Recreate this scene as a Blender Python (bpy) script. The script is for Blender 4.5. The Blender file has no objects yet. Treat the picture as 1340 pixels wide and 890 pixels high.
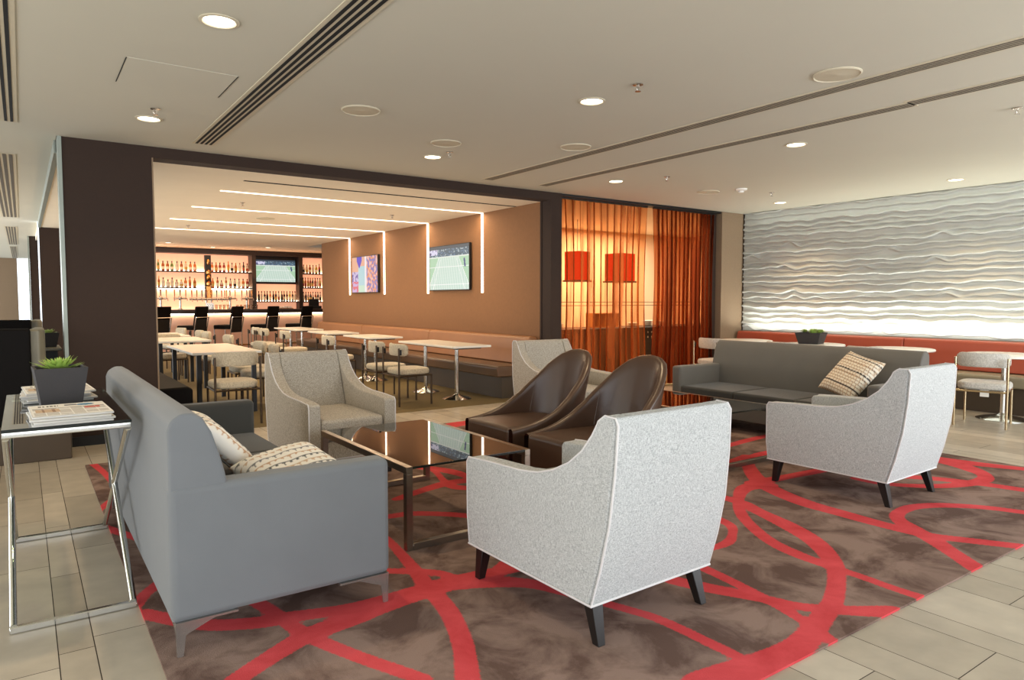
import bpy, bmesh, math, random
from mathutils import Vector, Matrix, noise
random.seed(7)
PI = math.pi
D = bpy.data
COL = bpy.context.scene.collection
R = math.radians

# ------------------------------------------------------------------ materials
def s2l(c):
    return tuple(((x/255)/12.92 if x/255 <= .04045 else ((x/255+.055)/1.055)**2.4) for x in c)
def new_mat(name):
    m = D.materials.new(name); m.use_nodes = True
    nt = m.node_tree; b = nt.nodes['Principled BSDF']
    return m, nt, b
def N(nt, t, **kw):
    n = nt.nodes.new(t)
    for k, v in kw.items(): setattr(n, k, v)
    return n
def mat(name, rgb, rough=.6, metal=0., var=.06, scale=8., bump=0., bscale=120., spec=.5, sheen=0., coat=0., stretch=None, rvar=0.):
    """procedural base: noise-mottled colour, optional bump"""
    m, nt, b = new_mat(name); c = s2l(rgb)
    tc = N(nt, 'ShaderNodeTexCoord'); src = tc.outputs['Object']
    mp = N(nt, 'ShaderNodeMapping'); nt.links.new(src, mp.inputs[0])
    if stretch: mp.inputs['Scale'].default_value = stretch
    no = N(nt, 'ShaderNodeTexNoise'); no.inputs['Scale'].default_value = scale; no.inputs['Detail'].default_value = 4
    nt.links.new(mp.outputs[0], no.inputs['Vector'])
    mx = N(nt, 'ShaderNodeMix', data_type='RGBA')
    mx.inputs['A'].default_value = (*[max(0, x*(1-var*2)) for x in c], 1)
    mx.inputs['B'].default_value = (*[min(1, x*(1+var*2)) for x in c], 1)
    nt.links.new(no.outputs['Fac'], mx.inputs['Factor']); nt.links.new(mx.outputs['Result'], b.inputs['Base Color'])
    b.inputs['Roughness'].default_value = rough; b.inputs['Metallic'].default_value = metal
    b.inputs['Specular IOR Level'].default_value = spec
    if sheen: b.inputs['Sheen Weight'].default_value = sheen; b.inputs['Sheen Roughness'].default_value = .5
    if coat: b.inputs['Coat Weight'].default_value = coat; b.inputs['Coat Roughness'].default_value = .08
    if rvar:
        mr = N(nt, 'ShaderNodeMapRange'); mr.inputs['To Min'].default_value = rough-rvar; mr.inputs['To Max'].default_value = rough+rvar
        nt.links.new(no.outputs['Fac'], mr.inputs['Value']); nt.links.new(mr.outputs[0], b.inputs['Roughness'])
    if bump:
        n2 = N(nt, 'ShaderNodeTexNoise'); n2.inputs['Scale'].default_value = bscale; n2.inputs['Detail'].default_value = 3
        nt.links.new(mp.outputs[0], n2.inputs['Vector'])
        bp = N(nt, 'ShaderNodeBump'); bp.inputs['Strength'].default_value = bump; bp.inputs['Distance'].default_value = .004
        nt.links.new(n2.outputs['Fac'], bp.inputs['Height']); nt.links.new(bp.outputs[0], b.inputs['Normal'])
    return m
def tweed(name, light, dark, k=1.):
    """woven tweed: two stretched noises (warp, weft) mixed"""
    m, nt, b = new_mat(name)
    tc = N(nt, 'ShaderNodeTexCoord')
    outs = []
    for sc in ((260*k, 260*k, 45*k), (60*k, 60*k, 320*k)):
        mp = N(nt, 'ShaderNodeMapping'); mp.inputs['Scale'].default_value = sc
        nt.links.new(tc.outputs['Object'], mp.inputs[0])
        no = N(nt, 'ShaderNodeTexNoise'); no.inputs['Scale'].default_value = 1; no.inputs['Detail'].default_value = 2
        nt.links.new(mp.outputs[0], no.inputs['Vector']); outs.append(no.outputs['Fac'])
    ad = N(nt, 'ShaderNodeMath', operation='ADD'); nt.links.new(outs[0], ad.inputs[0]); nt.links.new(outs[1], ad.inputs[1])
    rp = N(nt, 'ShaderNodeMapRange'); rp.inputs['From Min'].default_value = .72; rp.inputs['From Max'].default_value = 1.2
    nt.links.new(ad.outputs[0], rp.inputs['Value'])
    mx = N(nt, 'ShaderNodeMix', data_type='RGBA'); mx.inputs['A'].default_value = (*s2l(dark), 1); mx.inputs['B'].default_value = (*s2l(light), 1)
    nt.links.new(rp.outputs[0], mx.inputs['Factor']); nt.links.new(mx.outputs['Result'], b.inputs['Base Color'])
    b.inputs['Roughness'].default_value = .9; b.inputs['Specular IOR Level'].default_value = .2
    b.inputs['Sheen Weight'].default_value = .15
    bp = N(nt, 'ShaderNodeBump'); bp.inputs['Strength'].default_value = .35; bp.inputs['Distance'].default_value = .003
    nt.links.new(ad.outputs[0], bp.inputs['Height']); nt.links.new(bp.outputs[0], b.inputs['Normal'])
    return m
def emit(name, rgb, s):
    m = D.materials.new(name); m.use_nodes = True; nt = m.node_tree; nt.nodes.clear()
    e = N(nt, 'ShaderNodeEmission'); o = N(nt, 'ShaderNodeOutputMaterial')
    e.inputs[0].default_value = (*s2l(rgb), 1); e.inputs[1].default_value = s
    nt.links.new(e.outputs[0], o.inputs[0]); return m
def glass(name, tint, fac_ior=1.5, rough=.0):
    m = D.materials.new(name); m.use_nodes = True; nt = m.node_tree; nt.nodes.clear()
    t = N(nt, 'ShaderNodeBsdfTransparent'); t.inputs[0].default_value = (*s2l(tint), 1)
    g = N(nt, 'ShaderNodeBsdfGlossy'); g.inputs['Roughness'].default_value = rough; g.inputs[0].default_value = (1, 1, 1, 1)
    f = N(nt, 'ShaderNodeFresnel'); f.inputs[0].default_value = fac_ior
    mx = N(nt, 'ShaderNodeMixShader'); o = N(nt, 'ShaderNodeOutputMaterial')
    nt.links.new(f.outputs[0], mx.inputs[0]); nt.links.new(t.outputs[0], mx.inputs[1]); nt.links.new(g.outputs[0], mx.inputs[2])
    nt.links.new(mx.outputs[0], o.inputs[0]); return m
def vcol(name, rough=.8, emis=0., noise_amt=0.):
    m, nt, b = new_mat(name)
    a = N(nt, 'ShaderNodeAttribute', attribute_name='Col')
    out = a.outputs['Color']
    if noise_amt:
        tc = N(nt, 'ShaderNodeTexCoord'); no = N(nt, 'ShaderNodeTexNoise'); no.inputs['Scale'].default_value = 6; no.inputs['Detail'].default_value = 6
        nt.links.new(tc.outputs['Object'], no.inputs['Vector'])
        mr = N(nt, 'ShaderNodeMapRange'); mr.inputs['To Min'].default_value = 1-noise_amt; mr.inputs['To Max'].default_value = 1+noise_amt
        nt.links.new(no.outputs['Fac'], mr.inputs['Value'])
        mu = N(nt, 'ShaderNodeVectorMath', operation='SCALE'); nt.links.new(out, mu.inputs[0]); nt.links.new(mr.outputs[0], mu.inputs['Scale'])
        out = mu.outputs[0]
    nt.links.new(out, b.inputs['Base Color']); b.inputs['Roughness'].default_value = rough
    if emis:
        nt.links.new(out, b.inputs['Emission Color']); b.inputs['Emission Strength'].default_value = emis
    return m

M = {}
M['ceil'] = mat('ceiling paint', (208, 204, 188), .9, var=.01, scale=2)
M['barceil'] = mat('bar ceiling paint', (240, 230, 210), .9, var=.02, scale=2)
M['brown'] = mat('brown wall covering', (50, 34, 25), .85, var=.07, scale=40, bump=.15, bscale=300)
M['brown_l'] = mat('taupe wall covering', (138, 116, 92), .75, var=.05, scale=40, bump=.15, bscale=300)
M['tvwall'] = mat('ochre fabric wall covering', (132, 93, 60), .85, var=.05, scale=30, bump=.12, bscale=250)
M['trim'] = mat('pale metal trim', (150, 158, 150), .4, .3)
M['white'] = mat('white paint', (235, 232, 225), .7, var=.01)
M['wave'] = mat('white relief plaster', (192, 193, 187), .75, var=.01)
M['grout'] = mat('dark grout', (62, 54, 46), .95)
M['tile'] = vcol('stone look tile', .40, 0, .26)
M['carpet'] = mat('olive carpet', (114, 97, 60), .98, var=.12, scale=60, bump=.4, bscale=500)
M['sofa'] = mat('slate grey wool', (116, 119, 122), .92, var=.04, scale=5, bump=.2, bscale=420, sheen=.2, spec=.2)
M['seat_and_shade'] = mat('charcoal seat and shaded arm wool', (66, 66, 63), .92, var=.05, scale=5, bump=.2, bscale=420, sheen=.2, spec=.2)  # seat wool; also paints the shade on the foreground sofa's far armrest
M['tweed'] = tweed('pale grey tweed', (206, 208, 207), (146, 149, 150), 1.7)
M['tweed_warmlit'] = tweed('warm-lit grey tweed', (196, 187, 172), (126, 118, 106), 1.5)  # same tweed, with the far chairs' warm, dim light put into its colour
M['sofa_shaded'] = mat('warm-shaded slate wool', (106, 103, 97), .92, var=.04, scale=5, bump=.2, bscale=420, sheen=.15, spec=.2)  # slate wool again, with the far sofa's shade put into its colour
M['piping'] = mat('pale piping', (215, 212, 212), .8)
M['leather'] = mat('dark brown leather', (76, 55, 42), .32, var=.08, scale=6, bump=.1, bscale=180, spec=.5)
M['blackleather'] = mat('black leather', (13, 10, 9), .65, var=.1, scale=6, bump=.1, bscale=160, spec=.12)
M['oliveleather'] = mat('olive grey leather', (128, 124, 106), .4, var=.1, scale=6, bump=.1, bscale=160)
M['wood_black'] = mat('black stained wood', (22, 17, 15), .4, var=.15, scale=20, stretch=(1, 1, .1))
M['chrome'] = mat('polished chrome', (222, 222, 218), .16, 1., var=.01)
M['chromeleg'] = mat('satin chrome', (176, 170, 164), .25, .8, var=.02)
M['steel'] = mat('brushed bronze steel', (150, 138, 124), .28, 1., var=.05, scale=30, stretch=(1, 1, 8))
M['bronze'] = mat('dark bronze tube', (88, 74, 62), .35, 1., var=.05)
M['brass'] = mat('pale brass tube', (205, 185, 150), .22, 1., var=.03)
M['glass'] = glass('bronze tinted glass', (205, 196, 178), 1.75)
M['glass_c'] = glass('clear green glass', (206, 222, 212), 1.9)
M['glass_w'] = glass('clear drinking glass', (240, 236, 230), 1.5)
M['glass_edge'] = mat('dark glass edge', (18, 26, 22), .15)
M['pad'] = tweed('beige bouclé', (218, 206, 182), (174, 160, 136), .8)
M['pad_g'] = tweed('pale grey bouclé', (216, 212, 204), (170, 166, 158), .8)
M['table_w'] = mat('cream laminate top', (242, 236, 222), .25, var=.02)
M['table_r'] = mat('white laminate top', (235, 233, 226), .25, var=.01)
M['tan'] = mat('tan leather upholstery', (152, 102, 62), .42, var=.05, scale=5)
M['darktan'] = mat('dark brown leather seat', (98, 72, 50), .35, var=.06, scale=5)
M['kick'] = mat('dark brown plinth', (72, 58, 42), .5, var=.05)
M['rust'] = mat('rust red leather', (168, 78, 56), .5, var=.04, scale=5)
M['beigeseat'] = mat('taupe seat leather', (150, 138, 112), .45, var=.04)
M['black'] = mat('matt black', (14, 13, 13), .5, var=.05)
M['planter'] = mat('charcoal planter', (48, 45, 46), .6, var=.06, bump=.1)
M['soil'] = mat('dark gravel', (50, 44, 36), .9, var=.3, scale=80, bump=.6)
M['leaf'] = mat('succulent leaf', (158, 186, 92), .45, var=.16, scale=20)
M['leaf2'] = mat('pale succulent leaf', (176, 196, 122), .45, var=.16, scale=20)
M['paper'] = vcol('newsprint', .85)
M['paperedge'] = mat('folded newsprint', (205, 203, 198), .85, var=.12, scale=40, stretch=(1, 1, 30))
M['pillow'] = vcol('patterned pillow weave', .9)
M['screen'] = vcol('television picture', .3, .92); _b = M['screen'].node_tree.nodes['Principled BSDF']; M['screen'].node_tree.links.remove(_b.inputs['Base Color'].links[0]); _b.inputs['Base Color'].default_value = (.01, .01, .01, 1)
M['strip'] = emit('warm white light strip', (255, 232, 204), 5.5)
M['lamp'] = emit('downlight lens', (255, 240, 215), 7)
M['backlit'] = mat('backlit pink onyx', (245, 196, 164), .5, var=.04, scale=2); M['backlit'].node_tree.nodes['Principled BSDF'].inputs['Emission Color'].default_value = (*s2l((255, 176, 138)), 1); M['backlit'].node_tree.nodes['Principled BSDF'].inputs['Emission Strength'].default_value = .7
M['backlit_w'] = emit('shelf light strip', (255, 236, 205), 13)
M['barfront'] = mat('pink onyx panel', (240, 190, 165), .35, var=.06, scale=2)
M['daylight'] = emit('daylight beyond the glass', (236, 246, 255), 2.2)
M['dkwood'] = mat('dark espresso wood', (44, 30, 24), .45, var=.15, scale=8, stretch=(1, 1, .2))
M['slot'] = mat('black slot', (10, 10, 10), .9)
M['slotgrey'] = mat('grey slot', (96, 88, 76), .8)
M['ceilplate'] = mat('ceiling plate', (206, 196, 172), .8, var=.02)
M['red_shade'] = emit('lit red lamp shade', (226, 52, 24), 1.1)
M['cream'] = mat('peach plaster wall', (238, 206, 172), .85, var=.04, scale=2)
M['orangewood'] = mat('honey wood', (196, 130, 66), .5, var=.1, scale=6, stretch=(1, 6, 1))
M['silver'] = mat('satin silver', (200, 192, 182), .25, 1.)
M['copper'] = mat('brass fitting', (196, 140, 80), .25, 1.)
M['china'] = mat('white china', (236, 230, 220), .3, var=.01)

# rug: signed distance attribute decides where the red bands run
def rug_mat():
    m, nt, b = new_mat('brown and red wool rug')
    tc = N(nt, 'ShaderNodeTexCoord')
    a = N(nt, 'ShaderNodeAttribute', attribute_name='band')
    n1 = N(nt, 'ShaderNodeTexNoise'); n1.inputs['Scale'].default_value = 90; n1.inputs['Detail'].default_value = 3
    nt.links.new(tc.outputs['Object'], n1.inputs['Vector'])
    mr = N(nt, 'ShaderNodeMapRange'); mr.inputs['To Min'].default_value = -.010; mr.inputs['To Max'].default_value = .010
    nt.links.new(n1.outputs['Fac'], mr.inputs['Value'])
    ad = N(nt, 'ShaderNodeMath', operation='ADD'); nt.links.new(a.outputs['Fac'], ad.inputs[0]); nt.links.new(mr.outputs[0], ad.inputs[1])
    st = N(nt, 'ShaderNodeMapRange'); st.inputs['From Min'].default_value = -.004; st.inputs['From Max'].default_value = .004
    st.inputs['To Min'].default_value = 1; st.inputs['To Max'].default_value = 0
    nt.links.new(ad.outputs[0], st.inputs['Value'])
    n2 = N(nt, 'ShaderNodeTexNoise'); n2.inputs['Scale'].default_value = 3.2; n2.inputs['Detail'].default_value = 7; n2.inputs['Roughness'].default_value = .62
    n2.inputs['Distortion'].default_value = .6
    nt.links.new(tc.outputs['Object'], n2.inputs['Vector'])
    r1 = N(nt, 'ShaderNodeValToRGB')
    r1.color_ramp.elements[0].position = .40; r1.color_ramp.elements[0].color = (*s2l((102, 81, 73)), 1)
    r1.color_ramp.elements[1].position = .59; r1.color_ramp.elements[1].color = (*s2l((148, 125, 114)), 1)
    nt.links.new(n2.outputs['Fac'], r1.inputs[0])
    r2 = N(nt, 'ShaderNodeValToRGB')
    r2.color_ramp.elements[0].position = .3; r2.color_ramp.elements[0].color = (*s2l((192, 64, 68)), 1)
    r2.color_ramp.elements[1].position = .65; r2.color_ramp.elements[1].color = (*s2l((220, 88, 92)), 1)
    nt.links.new(n2.outputs['Fac'], r2.inputs[0])
    mx = N(nt, 'ShaderNodeMix', data_type='RGBA')
    nt.links.new(st.outputs[0], mx.inputs['Factor']); nt.links.new(r1.outputs[0], mx.inputs['A']); nt.links.new(r2.outputs[0], mx.inputs['B'])
    nt.links.new(mx.outputs['Result'], b.inputs['Base Color'])
    b.inputs['Roughness'].default_value = 1; b.inputs['Specular IOR Level'].default_value = .05
    n3 = N(nt, 'ShaderNodeTexNoise'); n3.inputs['Scale'].default_value = 350
    nt.links.new(tc.outputs['Object'], n3.inputs['Vector'])
    bp = N(nt, 'ShaderNodeBump'); bp.inputs['Strength'].default_value = .5; bp.inputs['Distance'].default_value = .006
    nt.links.new(n3.outputs['Fac'], bp.inputs['Height']); nt.links.new(bp.outputs[0], b.inputs['Normal'])
    return m
M['rug'] = rug_mat()
def sheer_mat(name, a, dark, trans, tint):
    """open-weave cloth: covers more of what is behind it the more obliquely it is seen"""
    m = D.materials.new(name); m.use_nodes = True; nt = m.node_tree; nt.nodes.clear()
    t = N(nt, 'ShaderNodeBsdfTransparent'); t.inputs[0].default_value = (*s2l(tint), 1)
    d = N(nt, 'ShaderNodeBsdfDiffuse'); d.inputs[0].default_value = (*s2l(dark), 1)
    l = N(nt, 'ShaderNodeBsdfTranslucent'); l.inputs[0].default_value = (*s2l(trans), 1)
    m1 = N(nt, 'ShaderNodeMixShader'); m1.inputs[0].default_value = .5
    nt.links.new(d.outputs[0], m1.inputs[1]); nt.links.new(l.outputs[0], m1.inputs[2])
    lw = N(nt, 'ShaderNodeLayerWeight'); lw.inputs['Blend'].default_value = .5
    mr = N(nt, 'ShaderNodeMapRange'); mr.inputs['From Min'].default_value = .25; mr.inputs['From Max'].default_value = .75
    mr.inputs['To Min'].default_value = a; mr.inputs['To Max'].default_value = .9
    tc = N(nt, 'ShaderNodeTexCoord'); mp = N(nt, 'ShaderNodeMapping'); mp.inputs['Scale'].default_value = (9, 1, .35)
    nt.links.new(tc.outputs['Object'], mp.inputs[0]); no = N(nt, 'ShaderNodeTexNoise'); no.inputs['Scale'].default_value = 1.; no.inputs['Detail'].default_value = 3
    nt.links.new(mp.outputs[0], no.inputs['Vector']); ms = N(nt, 'ShaderNodeMapRange'); ms.inputs['From Min'].default_value = .45; ms.inputs['From Max'].default_value = .62
    ms.inputs['To Min'].default_value = 0; ms.inputs['To Max'].default_value = .65; nt.links.new(no.outputs['Fac'], ms.inputs['Value'])
    nt.links.new(lw.outputs['Facing'], mr.inputs['Value'])
    ad = N(nt, 'ShaderNodeMath', operation='ADD', use_clamp=True); nt.links.new(mr.outputs[0], ad.inputs[0]); nt.links.new(ms.outputs[0], ad.inputs[1])
    m2 = N(nt, 'ShaderNodeMixShader'); nt.links.new(ad.outputs[0], m2.inputs[0]); nt.links.new(t.outputs[0], m2.inputs[1]); nt.links.new(m1.outputs[0], m2.inputs[2])
    o = N(nt, 'ShaderNodeOutputMaterial'); nt.links.new(m2.outputs[0], o.inputs[0]); return m
M['sheer'] = sheer_mat('burnt orange sheer', .20, (112, 62, 34), (178, 98, 52), (255, 220, 184))
M['sheer_d'] = sheer_mat('dense burnt orange sheer', .38, (84, 40, 22), (136, 60, 30), (255, 206, 164))


# ------------------------------------------------------------------ geometry builder
class MB:
    def __init__(s): s.bm = bmesh.new()
    def _add(s, t, xf=None):
        if xf:
            for v in t.verts: v.co = Vector(xf(v.co))
        bmesh.ops.recalc_face_normals(t, faces=t.faces)
        me = D.meshes.new('t'); t.to_mesh(me); t.free(); s.bm.from_mesh(me); D.meshes.remove(me); return s
    def box(s, x0, x1, y0, y1, z0, z1, bev=0., seg=2, xf=None, cuts=0):
        t = bmesh.new(); bmesh.ops.create_cube(t, size=1)
        for v in t.verts: v.co = Vector(((x0+x1)/2+v.co.x*(x1-x0), (y0+y1)/2+v.co.y*(y1-y0), (z0+z1)/2+v.co.z*(z1-z0)))
        if cuts: bmesh.ops.subdivide_edges(t, edges=t.edges[:], cuts=cuts, use_grid_fill=True)
        if bev:
            ed = [e for e in t.edges if len(e.link_faces) == 2 and e.calc_face_angle() > .5]
            bmesh.ops.bevel(t, geom=ed, offset=bev, segments=seg, profile=.5, affect='EDGES', clamp_overlap=True)
        return s._add(t, xf)
    def prism(s, poly, a, b, axis='x', bev=0., seg=2, xf=None):
        """poly in the plane across axis: x -> (y,z), y -> (x,z), z -> (x,y)"""
        t = bmesh.new(); f = {'x': lambda p, c: (c, p[0], p[1]), 'y': lambda p, c: (p[0], c, p[1]), 'z': lambda p, c: (p[0], p[1], c)}[axis]
        A = [t.verts.new(f(p, a)) for p in poly]; B = [t.verts.new(f(p, b)) for p in poly]; n = len(poly)
        t.faces.new(A); t.faces.new(B[::-1])
        for i in range(n): t.faces.new((A[i], B[i], B[(i+1) % n], A[(i+1) % n]))
        bmesh.ops.recalc_face_normals(t, faces=t.faces)
        if bev:
            ed = [e for e in t.edges if e.calc_face_angle() > .6]
            bmesh.ops.bevel(t, geom=ed, offset=bev, segments=seg, profile=.5, affect='EDGES', clamp_overlap=True)
        return s._add(t, xf)
    def tube(s, pts, r, n=8, caps=True, closed=False):
        pts = [Vector(p) for p in pts]; t = bmesh.new(); rings = []; L = len(pts)
        up = None
        for i, p in enumerate(pts):
            if closed: d = (pts[(i+1) % L]-pts[i-1]).normalized()
            else: d = (pts[min(i+1, L-1)]-pts[max(i-1, 0)]).normalized()
            if up is None: up = Vector((0, 0, 1)) if abs(d.z) < .9 else Vector((1, 0, 0))
            u = d.cross(up).normalized(); w = u.cross(d).normalized(); up = w
            rr = r[i] if isinstance(r, (list, tuple)) else r
            rings.append([t.verts.new(p+u*math.cos(2*PI*k/n)*rr+w*math.sin(2*PI*k/n)*rr) for k in range(n)])
        for i in range(L if closed else L-1):
            a, b = rings[i], rings[(i+1) % L]
            for k in range(n): t.faces.new((a[k], a[(k+1) % n], b[(k+1) % n], b[k]))
        if caps and not closed: t.faces.new(rings[0][::-1]); t.faces.new(rings[-1])
        return s._add(t)
    def bar(s, p0, p1, w, h=None, bev=0.):
        """square-section bar between two points"""
        h = h or w; p0 = Vector(p0); p1 = Vector(p1); d = (p1-p0).normalized()
        up = Vector((0, 0, 1)) if abs(d.z) < .95 else Vector((0, 1, 0))
        u = d.cross(up).normalized(); v = u.cross(d).normalized(); t = bmesh.new()
        A = [t.verts.new(p0+u*a*w/2+v*b*h/2) for a, b in ((-1, -1), (1, -1), (1, 1), (-1, 1))]
        B = [t.verts.new(p1+u*a*w/2+v*b*h/2) for a, b in ((-1, -1), (1, -1), (1, 1), (-1, 1))]
        t.faces.new(A[::-1]); t.faces.new(B)
        for i in range(4): t.faces.new((A[i], A[(i+1) % 4], B[(i+1) % 4], B[i]))
        bmesh.ops.recalc_face_normals(t, faces=t.faces)
        if bev: bmesh.ops.bevel(t, geom=t.edges[:], offset=bev, segments=1, affect='EDGES')
        return s._add(t)
    def lathe(s, prof, c=(0, 0, 0), n=24, sx=1, sy=1):
        t = bmesh.new(); rings = []
        for r, z in prof:
            rings.append([t.verts.new((c[0]+max(r, 1e-4)*math.cos(2*PI*k/n)*sx, c[1]+max(r, 1e-4)*math.sin(2*PI*k/n)*sy, c[2]+z)) for k in range(n)])
        for a, b in zip(rings, rings[1:]):
            for k in range(n): t.faces.new((a[k], a[(k+1) % n], b[(k+1) % n], b[k]))
        t.faces.new(rings[0][::-1]); t.faces.new(rings[-1])
        return s._add(t)
    def grid(s, f, nu, nv, closed_u=False, thick=0):
        t = bmesh.new(); V = [[t.verts.new(f(i/nu, j/nv)) for j in range(nv+1)] for i in range(nu+(0 if closed_u else 1))]
        m = len(V)
        for i in range(nu):
            for j in range(nv): t.faces.new((V[i][j], V[(i+1) % m][j], V[(i+1) % m][j+1], V[i][j+1]))
        me = D.meshes.new('t'); t.to_mesh(me); t.free(); s.bm.from_mesh(me); D.meshes.remove(me); return s
    def build(s, name, m, parent=None, smooth=True, wn=True, ang=42, recalc=False):
        if recalc: bmesh.ops.recalc_face_normals(s.bm, faces=s.bm.faces)
        me = D.meshes.new(name)
        if smooth:
            for e in s.bm.edges:
                if len(e.link_faces) == 2 and e.calc_face_angle(0) > R(ang): e.smooth = False
            for f in s.bm.faces: f.smooth = True
        s.bm.to_mesh(me); s.bm.free()
        o = D.objects.new(name, me); COL.objects.link(o)
        if m: me.materials.append(M[m] if isinstance(m, str) else m)
        if parent: o.parent = parent
        if smooth and wn:
            w = o.modifiers.new('wn', 'WEIGHTED_NORMAL'); w.keep_sharp = True
        return o
def tag(o, label=None, cat=None, group=None, kind=None):
    for k, v in (('label', label), ('category', cat), ('group', group), ('kind', kind)):
        if v: o[k] = v
    return o
def thing(name, label, cat, loc=(0, 0, 0), rz=0., group=None):
    o = D.objects.new(name, None); COL.objects.link(o); o.location = loc; o.rotation_euler = (0, 0, rz); o.empty_display_size = .1
    return tag(o, label, cat, group)
def dup(root, loc, rz, label, group=None, mats=None):
    """copies a thing, its parts and their sub-parts"""
    def cp(o, par):
        c = o.copy(); COL.objects.link(c); c.parent = par
        for ch in list(o.children): cp(ch, c)
        return c
    c = cp(root, None); c.location = loc; c.rotation_euler = (0, 0, rz); c['label'] = label
    if group: c['group'] = group
    return c
def remat(root, a, b):
    """gives one copy of a thing its own mesh data with another material"""
    for ch in root.children_recursive:
        if ch.type == 'MESH' and ch.data.materials and ch.data.materials[0] == M[a]:
            ch.data = ch.data.copy(); ch.data.materials[0] = M[b]
def struct(o, label=None, cat=None): 
    o['kind'] = 'structure'
    if label: o['label'] = label
    if cat: o['category'] = cat
    return o
def raster(name, mt, parent, w, h, nu, nv, fn, xf, extra=0):
    """flat picture: nu x nv cells each with a colour from fn(u,v) in 0..1; xf(u,v)->3D"""
    me = D.meshes.new(name); vs = [xf(i/nu, j/nv) for j in range(nv+1) for i in range(nu+1)]
    fs = [(j*(nu+1)+i, j*(nu+1)+i+1, (j+1)*(nu+1)+i+1, (j+1)*(nu+1)+i) for j in range(nv) for i in range(nu)]
    me.from_pydata(vs, [], fs); ca = me.color_attributes.new('Col', 'FLOAT_COLOR', 'CORNER'); buf = []
    for j in range(nv):
        for i in range(nu):
            c = s2l(fn((i+.5)/nu, (j+.5)/nv)); buf += [*c, 1]*4
    ca.data.foreach_set('color', buf); me.materials.append(M[mt]); o = D.objects.new(name, me); COL.objects.link(o)
    if parent: o.parent = parent
    return o
ORD = ['first', 'second', 'third', 'fourth', 'fifth', 'sixth', 'seventh', 'eighth', 'ninth', 'tenth', 'eleventh', 'twelfth', 'thirteenth', 'fourteenth', 'fifteenth', 'sixteenth']
# ------------------------------------------------------------------ the setting
HC, HB, YW = 2.826, 2.72, 7.52      # main ceiling, bar ceiling, portal plane
# floor tiles: planks of mixed width running away from the windows
def floor_tiles():
    verts, faces, cols = [], [], []
    rnd = random.Random(3)
    known = [.07, .19, .43, .61, .85, 1.04, 1.30, 1.5, 1.76, 2.02, 2.27, 2.50, 2.69, 3.015, 3.17, 3.54, 3.775, 4.03]
    xs = known[:]
    while xs[-1] < 10.1: xs.append(xs[-1]+rnd.choice([.13, .19, .25, .25, .34]))
    while xs[0] > -6: xs.insert(0, xs[0]-rnd.choice([.13, .19, .25, .25, .34]))
    for x0, x1 in zip(xs, xs[1:]):
        y1max = 31 if x0 < .3 else YW+.02
        y = -4 - rnd.random()*.9
        while y < y1max:
            L = rnd.choice([.6, .9, .9, 1.2]); ye = min(y+L, y1max)
            g = .0018; k = len(verts)
            verts += [(x0+g, y+g, 0), (x1-g, y+g, 0), (x1-g, ye-g, 0), (x0+g, ye-g, 0)]
            faces.append((k, k+1, k+2, k+3))
            t = rnd.uniform(-1, 1); c = s2l((178+t*15, 167+t*15, 149+t*15)); cols += [*c, 1]*4
            y = ye
    me = D.meshes.new('floor'); me.from_pydata(verts, [], faces)
    ca = me.color_attributes.new('Col', 'FLOAT_COLOR', 'CORNER'); ca.data.foreach_set('color', cols)
    me.materials.append(M['tile']); o = D.objects.new('floor', me); COL.objects.link(o)
    struct(o)
    struct(MB().box(-6.5, 10.5, -4.5, 31, -.12, -.002).build('floor', 'grout', smooth=False))
floor_tiles()
struct(MB().box(.3, 13, YW+.02, 22, -.1, .001).build('floor', 'carpet', smooth=False))

struct(MB().box(-6.5, 10.6, -4.5, YW, HC, HC+.15).box(-6.5, .3, YW, 31, HC, HC+.15).build('ceiling', 'ceil', smooth=False))
struct(MB().box(.3, 6.0, YW+.22, 17.9, HB, HB+.2).box(.3, 9, 17.9, 21, HB+.015, HB+.2).build('ceiling', 'barceil', smooth=False))
struct(MB().box(6.0, 13, YW+.22, 11.2, HC, HC+.15).build('ceiling', 'barceil', smooth=False))
# portal: left blade, lintel, jamb, right panel
struct(MB().box(.335, 1.07, YW, YW+.22, 0, HC).build('wall_north', 'brown', smooth=False))
struct(MB().box(1.07, 5.95, YW, YW+.22, HB, HC).build('wall_north', 'brown', smooth=False))
struct(MB().box(5.95, 6.14, YW, YW+.22, 0, HC).build('wall_north', 'brown', smooth=False))
struct(MB().box(9.58, 10.14, YW, YW+.22, 0, HC).build('wall_north', 'brown_l', smooth=False))
struct(MB().box(9.44, 9.58, YW+.12, YW+.3, 0, HC).build('wall_north', 'brown', smooth=False))
struct(MB().box(6.14, 9.58, YW+.02, YW+.2, HC-.03, HC).build('trim_1', 'black', smooth=False))
struct(MB().box(.305, .335, YW-.01, YW+.23, 0, HC).build('trim_2', 'trim', smooth=False))
struct(MB().box(1.062, 1.075, YW-.004, YW+.22, 0, HB).build('trim_3', 'brown_l', smooth=False))
struct(MB().box(.335, 1.062, YW-.012, YW, 0, .09).build('baseboard_north', 'black', smooth=False))
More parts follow.
